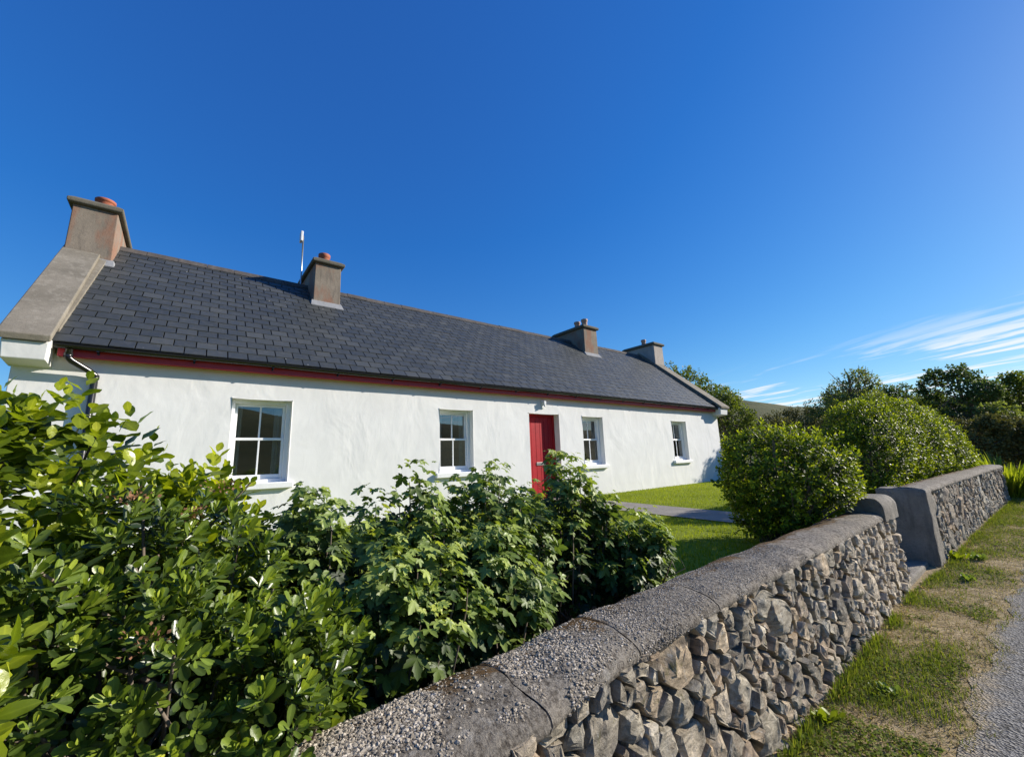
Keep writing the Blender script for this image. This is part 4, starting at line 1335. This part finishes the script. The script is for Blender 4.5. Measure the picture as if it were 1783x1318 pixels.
# ------------------------------------------------------------------ trees and scrub beyond
def tree(name, label, cat, base, blobs, n, size, mat, spread=.45, trunk=.10, shell=.5, npairs=5, group=None, twigs=0):
    z = float(ground_h(np.array([base[0]]), np.array([base[1]]))[0])
    o = empty(name, (base[0], base[1], z), label, cat, group)
    P, D = blob_points(blobs, n, rg, shell)
    jit = fnoise(P, 1.1, 91, 2)
    k = (P[:, 2] > z + .15) & (jit > -.62); P, D = P[k], D[k]
    D = norm(D * .7 + np.array([0, 0, .4]) + rg.normal(0, spread, D.shape))
    lv = shoots(P, D, rg, npairs, size * .45, size, 25, 80, True, .45)
    tag(link('crown', leaf_mesh('crown', T_TREE, *lv, mat, smooth=False), None, o), kind='stuff')
    q = MB(); top = max(b[2] for b in blobs)
    b0 = np.array([base[0], base[1], z - .1])
    q.tube([b0, b0 + np.array([.05, .03, (top - z) * .5]), np.array([base[0], base[1], top])], [trunk, trunk * .75, trunk * .35], 8)
    for i in rg.choice(len(P), min(26 + twigs, len(P)), replace=False):
        s = b0 + np.array([0, 0, (top - z) * (.25 + .6 * rg.random())]); m = s * .5 + P[i] * .5 + np.array([0, 0, .08]) + rg.normal(0, .06, 3)
        e = P[i] + D[i] * (.05 + (.45 * rg.random() if twigs else 0))
        q.tube([s, m, e], [trunk * .35, trunk * .2, .006], 5, False)
    q.build('trunk', M['bark'], o, smooth=True)
    return o


def auto_blobs(cx, cy, z0, z1, r, k, rg_, ry=None):
    out = [(cx, cy, (z0 + z1) / 2, r * .78, (ry or r) * .78, (z1 - z0) * .42)]
    for i in range(k):
        a_ = rg_.random() * 6.283; f = .35 + .4 * rg_.random(); zz = z0 + (z1 - z0) * (.3 + .55 * rg_.random())
        s = .32 + .22 * rg_.random()
        out.append((cx + math.cos(a_) * r * f, cy + math.sin(a_) * (ry or r) * f, min(zz, z1 - s * r * .8), r * s, (ry or r) * s, r * s * .95))
    return out


rt_ = np.random.default_rng(5)
tree('sycamore_tree', 'bushy dark green tree rising behind the cottage\'s far gable', 'tree', (22.5, 12.2), auto_blobs(22.5, 12.2, 1.2, 6.9, 2.2, 12, rt_), 2600, .15, L['mid'], trunk=.14)
tree('sycamore_tree', 'smaller green tree just right of the cottage\'s far gable', 'tree', (21.5, 9.75), auto_blobs(21.5, 9.75, .8, 5.25, 1.35, 9, rt_), 1900, .14, L['mid'], trunk=.11)
tree('willow_tree', 'pale green open tree with bare upright twigs above the hedge', 'tree', (20.2, 4.35), auto_blobs(20.2, 4.35, 1.6, 4.75, 1.15, 10, rt_), 1500, .10, L['pale'], trunk=.09, twigs=40)
tree('hawthorn_tree', 'dark spreading tree between the pale tree and the round dark tree', 'tree', (28.0, 4.1), auto_blobs(28.0, 4.1, 1.2, 4.9, 1.35, 9, rt_), 2000, .14, L['dark'], trunk=.10)
tree('holm_oak_tree', 'dense round dark evergreen tree right of the hedge top', 'tree', (22.0, 1.62), auto_blobs(22.0, 1.55, 1.0, 4.7, 1.05, 9, rt_), 2400, .11, L['dark'], trunk=.10, shell=.35)
tree('ash_tree', 'mid green tree at the photo\'s right edge behind the bank', 'tree', (25.0, .35), auto_blobs(25.0, .35, 1.0, 4.3, 1.2, 8, rt_), 2000, .12, L['mid'], trunk=.10)
tree('ash_tree', 'dark green tree low between the round dark tree and the right edge', 'tree', (30.0, 1.3), auto_blobs(30.0, 1.3, 1.2, 4.1, 1.2, 8, rt_), 1600, .14, L['dark'], trunk=.10)
for i, (x, y, r, top, lab) in enumerate([(24.0, 8.4, 1.3, 3.9, 'brownish gorse bush beside the green gable tree'), (25.5, 7.2, 1.4, 4.4, 'brownish gorse bush left of the pale tree'),
                                         (19.0, 6.6, 1.2, 2.9, 'low brown gorse bush just above the clipped bush'), (24.0, 5.9, 1.3, 4.5, 'dark gorse bush directly left of the pale open tree'),
                                         (18.2, 1.35, .85, 2.45, 'brown heathery scrub bush on the bank right of the hedge'), (19.0, .35, .9, 2.35, 'brown scrub bush on the bank at the photo\'s right edge'), (17.5, 4.6, 1.1, 2.7, 'low dark gorse bush behind the big hedge')]):
    tree('gorse_bush', lab, 'bush', (x, y), auto_blobs(x, y, .4, top, r, 7, rt_), 1700, .10, L['gorse'] if i != 3 else L['dark'], trunk=.05, shell=.5, group='gorse bushes on the rough ground')

for (x, y, r, top, mt, lab) in [(18.6, 2.7, 1.0, 3.1, 'mid', 'sunlit green bramble bush rising just behind the big hedge'), (24.5, 3.0, 1.2, 3.9, 'mid', 'mid green bramble bush filling the gap below the dark spreading tree'),
                                (20.5, .75, .9, 3.0, 'pale', 'pale green bramble bush on the bank under the round dark tree'), (27.0, 6.6, 1.3, 4.6, 'mid', 'green bramble bush behind the gorse left of the pale tree')]:
    tree('bramble_bush', lab, 'bush', (x, y), auto_blobs(x, y, .5, top, r, 8, rt_), 1900, .10, L[mt], trunk=.05, shell=.5, group='bramble bushes on the bank')

# sword-leaved clump past the wall end
cl = empty('sword_leaf_clump', (16.0, .9, .25), 'bright yellow-green clump of long sword leaves beyond the far wall\'s end', 'plant')
N = 1700; an = rg.random(N) * 6.283; rr = np.sqrt(rg.random(N)) * np.array(1.0)
b = np.stack([16.2 + np.cos(an) * rr * 1.0, .78 + np.sin(an) * rr * .62, np.full(N, .22)], 1); b[:, 2] = ground_h(b[:, 0], b[:, 1])
d = norm(np.stack([np.cos(an) * .35, np.sin(an) * .35, np.ones(N)], 1) + rg.normal(0, .22, (N, 3)))
T_SW = blade_template([0, .3, .6, .85, 1], [.012, .022, .02, .012, 0], .3, .28)
sz = .50 + .35 * rg.random(N)
tag(link('foliage', leaf_mesh('foliage', T_SW, frames(d, np.stack([np.cos(an), np.sin(an), np.zeros(N)], 1) * -1), b, sz, rg.random(N), L['sword']), None, cl), kind='stuff')

# ------------------------------------------------------------------ grass
def grass(name, T, mat, P, size, rnd, lean, label, cat):
    N = len(P); an = rg.random(N) * 6.283
    d = norm(np.stack([np.cos(an) * lean, np.sin(an) * lean, np.ones(N)], 1))
    up = np.stack([-np.cos(an), -np.sin(an), lean], 1)
    o = link(name, leaf_mesh(name, T, frames(d, up), P, size, rnd, mat), None)
    return tag(o, label, cat, kind='stuff')


N = 150000
X = 1.8 + rg.random(N) * 13.5; Y = wall_out(X) + .36 + rg.random(N) ** 1.15 * 5.7
P = np.stack([X, Y, np.zeros(N)], 1)
k = (Y < 6.99) & ~((X > 6.12) & (X < 7.22) & (Y < 6.98)) & (rg.random(N) < np.interp(X, [1.8, 6, 15], [1, .85, .6])) & ~((X < 2.9) & (Y < 2.4))
P = P[k]; P[:, 2] = ground_h(P[:, 0], P[:, 1]) + .02; n2 = fnoise(P, 1.4, 3, 3)
grass('lawn_grass', T_LAWN, L['lawn'], P, .028 + .022 * rg.random(len(P)), np.clip(.45 + .28 * n2 + rg.normal(0, .18, len(P)), 0, 1), rg.normal(0, .5, len(P)), 'short green grass blades of the lawn', 'grass')

N = 170000
X = 1.0 + rg.random(N) ** 1.35 * 15; t = rg.random(N)
yo = wall_out(X) - .05; ye = road_edge(X) - .06
ye = np.where(X > 9, ye * 0 + wall_out(X) - .75, ye)
Y = ye + (yo - ye) * t
P = np.stack([X, Y, np.zeros(N)], 1); P[:, 2] = ground_h(X, Y) + .022
cl_ = fnoise(P, 2.6, 41, 3) * .9 + 1.1 * (t - .36) + .3 * smooth(6, 10, X)
keep = rg.random(N) < np.clip(.45 + .5 * cl_, .25, .95)
P, cl_, t, X = P[keep], cl_[keep], t[keep], X[keep]; N = len(P)
green = rg.random(N) < np.clip(.10 + .55 * cl_, .05, .66)
rnd = np.where(green, rg.random(N) * .55, .62 + .38 * rg.random(N))
sz = np.where(green, .022 + .032 * rg.random(N), .020 + .04 * rg.random(N)) * (1 + .7 * smooth(.85, 1, t))
lean = np.where(green, rg.normal(0, 1.3, N), np.sign(rg.normal(0, 1, N)) * (1.8 + np.abs(rg.normal(0, 4.0, N))))
grass('verge_grass', T_GRASS, L['verge'], P, sz, rnd, lean, 'patchy green and straw-coloured grass along the foot of the wall', 'grass')

N = 42000
X = 1.0 + rg.random(N) ** 1.35 * 13; t = rg.random(N); yo = wall_out(X) - .04; ye = road_edge(X) + .05
P = np.stack([X, ye + (yo - ye) * t, np.zeros(N)], 1)
cl_ = fnoise(P, 3.1, 57, 3) + .8 * (t - .45); k = cl_ > .02; P = P[k]; P[:, 2] = ground_h(P[:, 0], P[:, 1]) + .026 + .022 * rg.random(len(P))
d = norm(rg.normal(0, 1, (len(P), 3)) * np.array([1, 1, .35])); up = norm(np.array([0, 0, 1.0]) + rg.normal(0, .4, (len(P), 3)))
tag(link('verge_clover', leaf_mesh('verge_clover', T_TREE, frames(d, up), P, .010 + .014 * rg.random(len(P)), rg.random(len(P)) * .5, L['verge']), None),
    'low clover and small leafy weeds in patches on the verge', 'clover', kind='stuff')

# weeds on the verge: small rosettes of broad leaves
weeds = [(2.96, 1.02, .085, 'sword', 'bright yellow-green leafy weed at the foot of the near wall'), (3.55, .86, .07, 'hebe', 'dark green leafy weed on the verge below the near wall'),
         (8.1, .80, .10, 'hebe', 'dark weed clump on the verge beside the far wall\'s pier'), (7.0, .80, .09, 'hebe', 'dark weed clump on the verge in front of the gate step'), (8.0, .97, .12, 'sword', 'bright weed tuft at the foot of the far wall'), (2.45, .80, .09, 'hebe', 'low dark weed nearest the camera on the verge')]
for (x, y, s, mm, lab) in weeds:
    z = float(ground_h(np.array([x]), np.array([y]))[0]) + .02
    o = empty('verge_weed', (x, y, z), lab, 'weed')
    n = 26; an = rg.random(n) * 6.283; el = .35 + .8 * rg.random(n)
    d = np.stack([np.cos(an) * np.cos(el), np.sin(an) * np.cos(el), np.sin(el)], 1)
    var = np_mesh('leaf', T_HEBE[0], T_HEBE[1], True, {'rnd': np.full(len(T_HEBE[0]), .62)}); var.materials.append(L['currant' if mm == 'hebe' else mm])
    Fm = frames(d, np.stack([-np.cos(an), -np.sin(an), np.ones(n)], 1))
    for i in range(n):
        Rm = Fm[i] * (s * (.6 + .5 * rg.random())); p = (x + rg.normal(0, s * .35), y + rg.normal(0, s * .3), z)
        link('leaf', var, None, o, Matrix(((*Rm[0], p[0]), (*Rm[1], p[1]), (*Rm[2], p[2]), (0, 0, 0, 1))))

# one yellow leaf fallen on the cap
me = np_mesh('fallen_leaf', T_GRIS[0] * .035, T_GRIS[1], True, {'rnd': np.full(len(T_GRIS[0]), .5)})
o = link('fallen_leaf', me, L['yellow'], None, Matrix.Translation((0.33, 1.12, .812)) @ Matrix.Rotation(2.0, 4, 'Z'))
tag(o, 'single yellow fallen leaf lying on the near end of the wall cap', 'leaf')
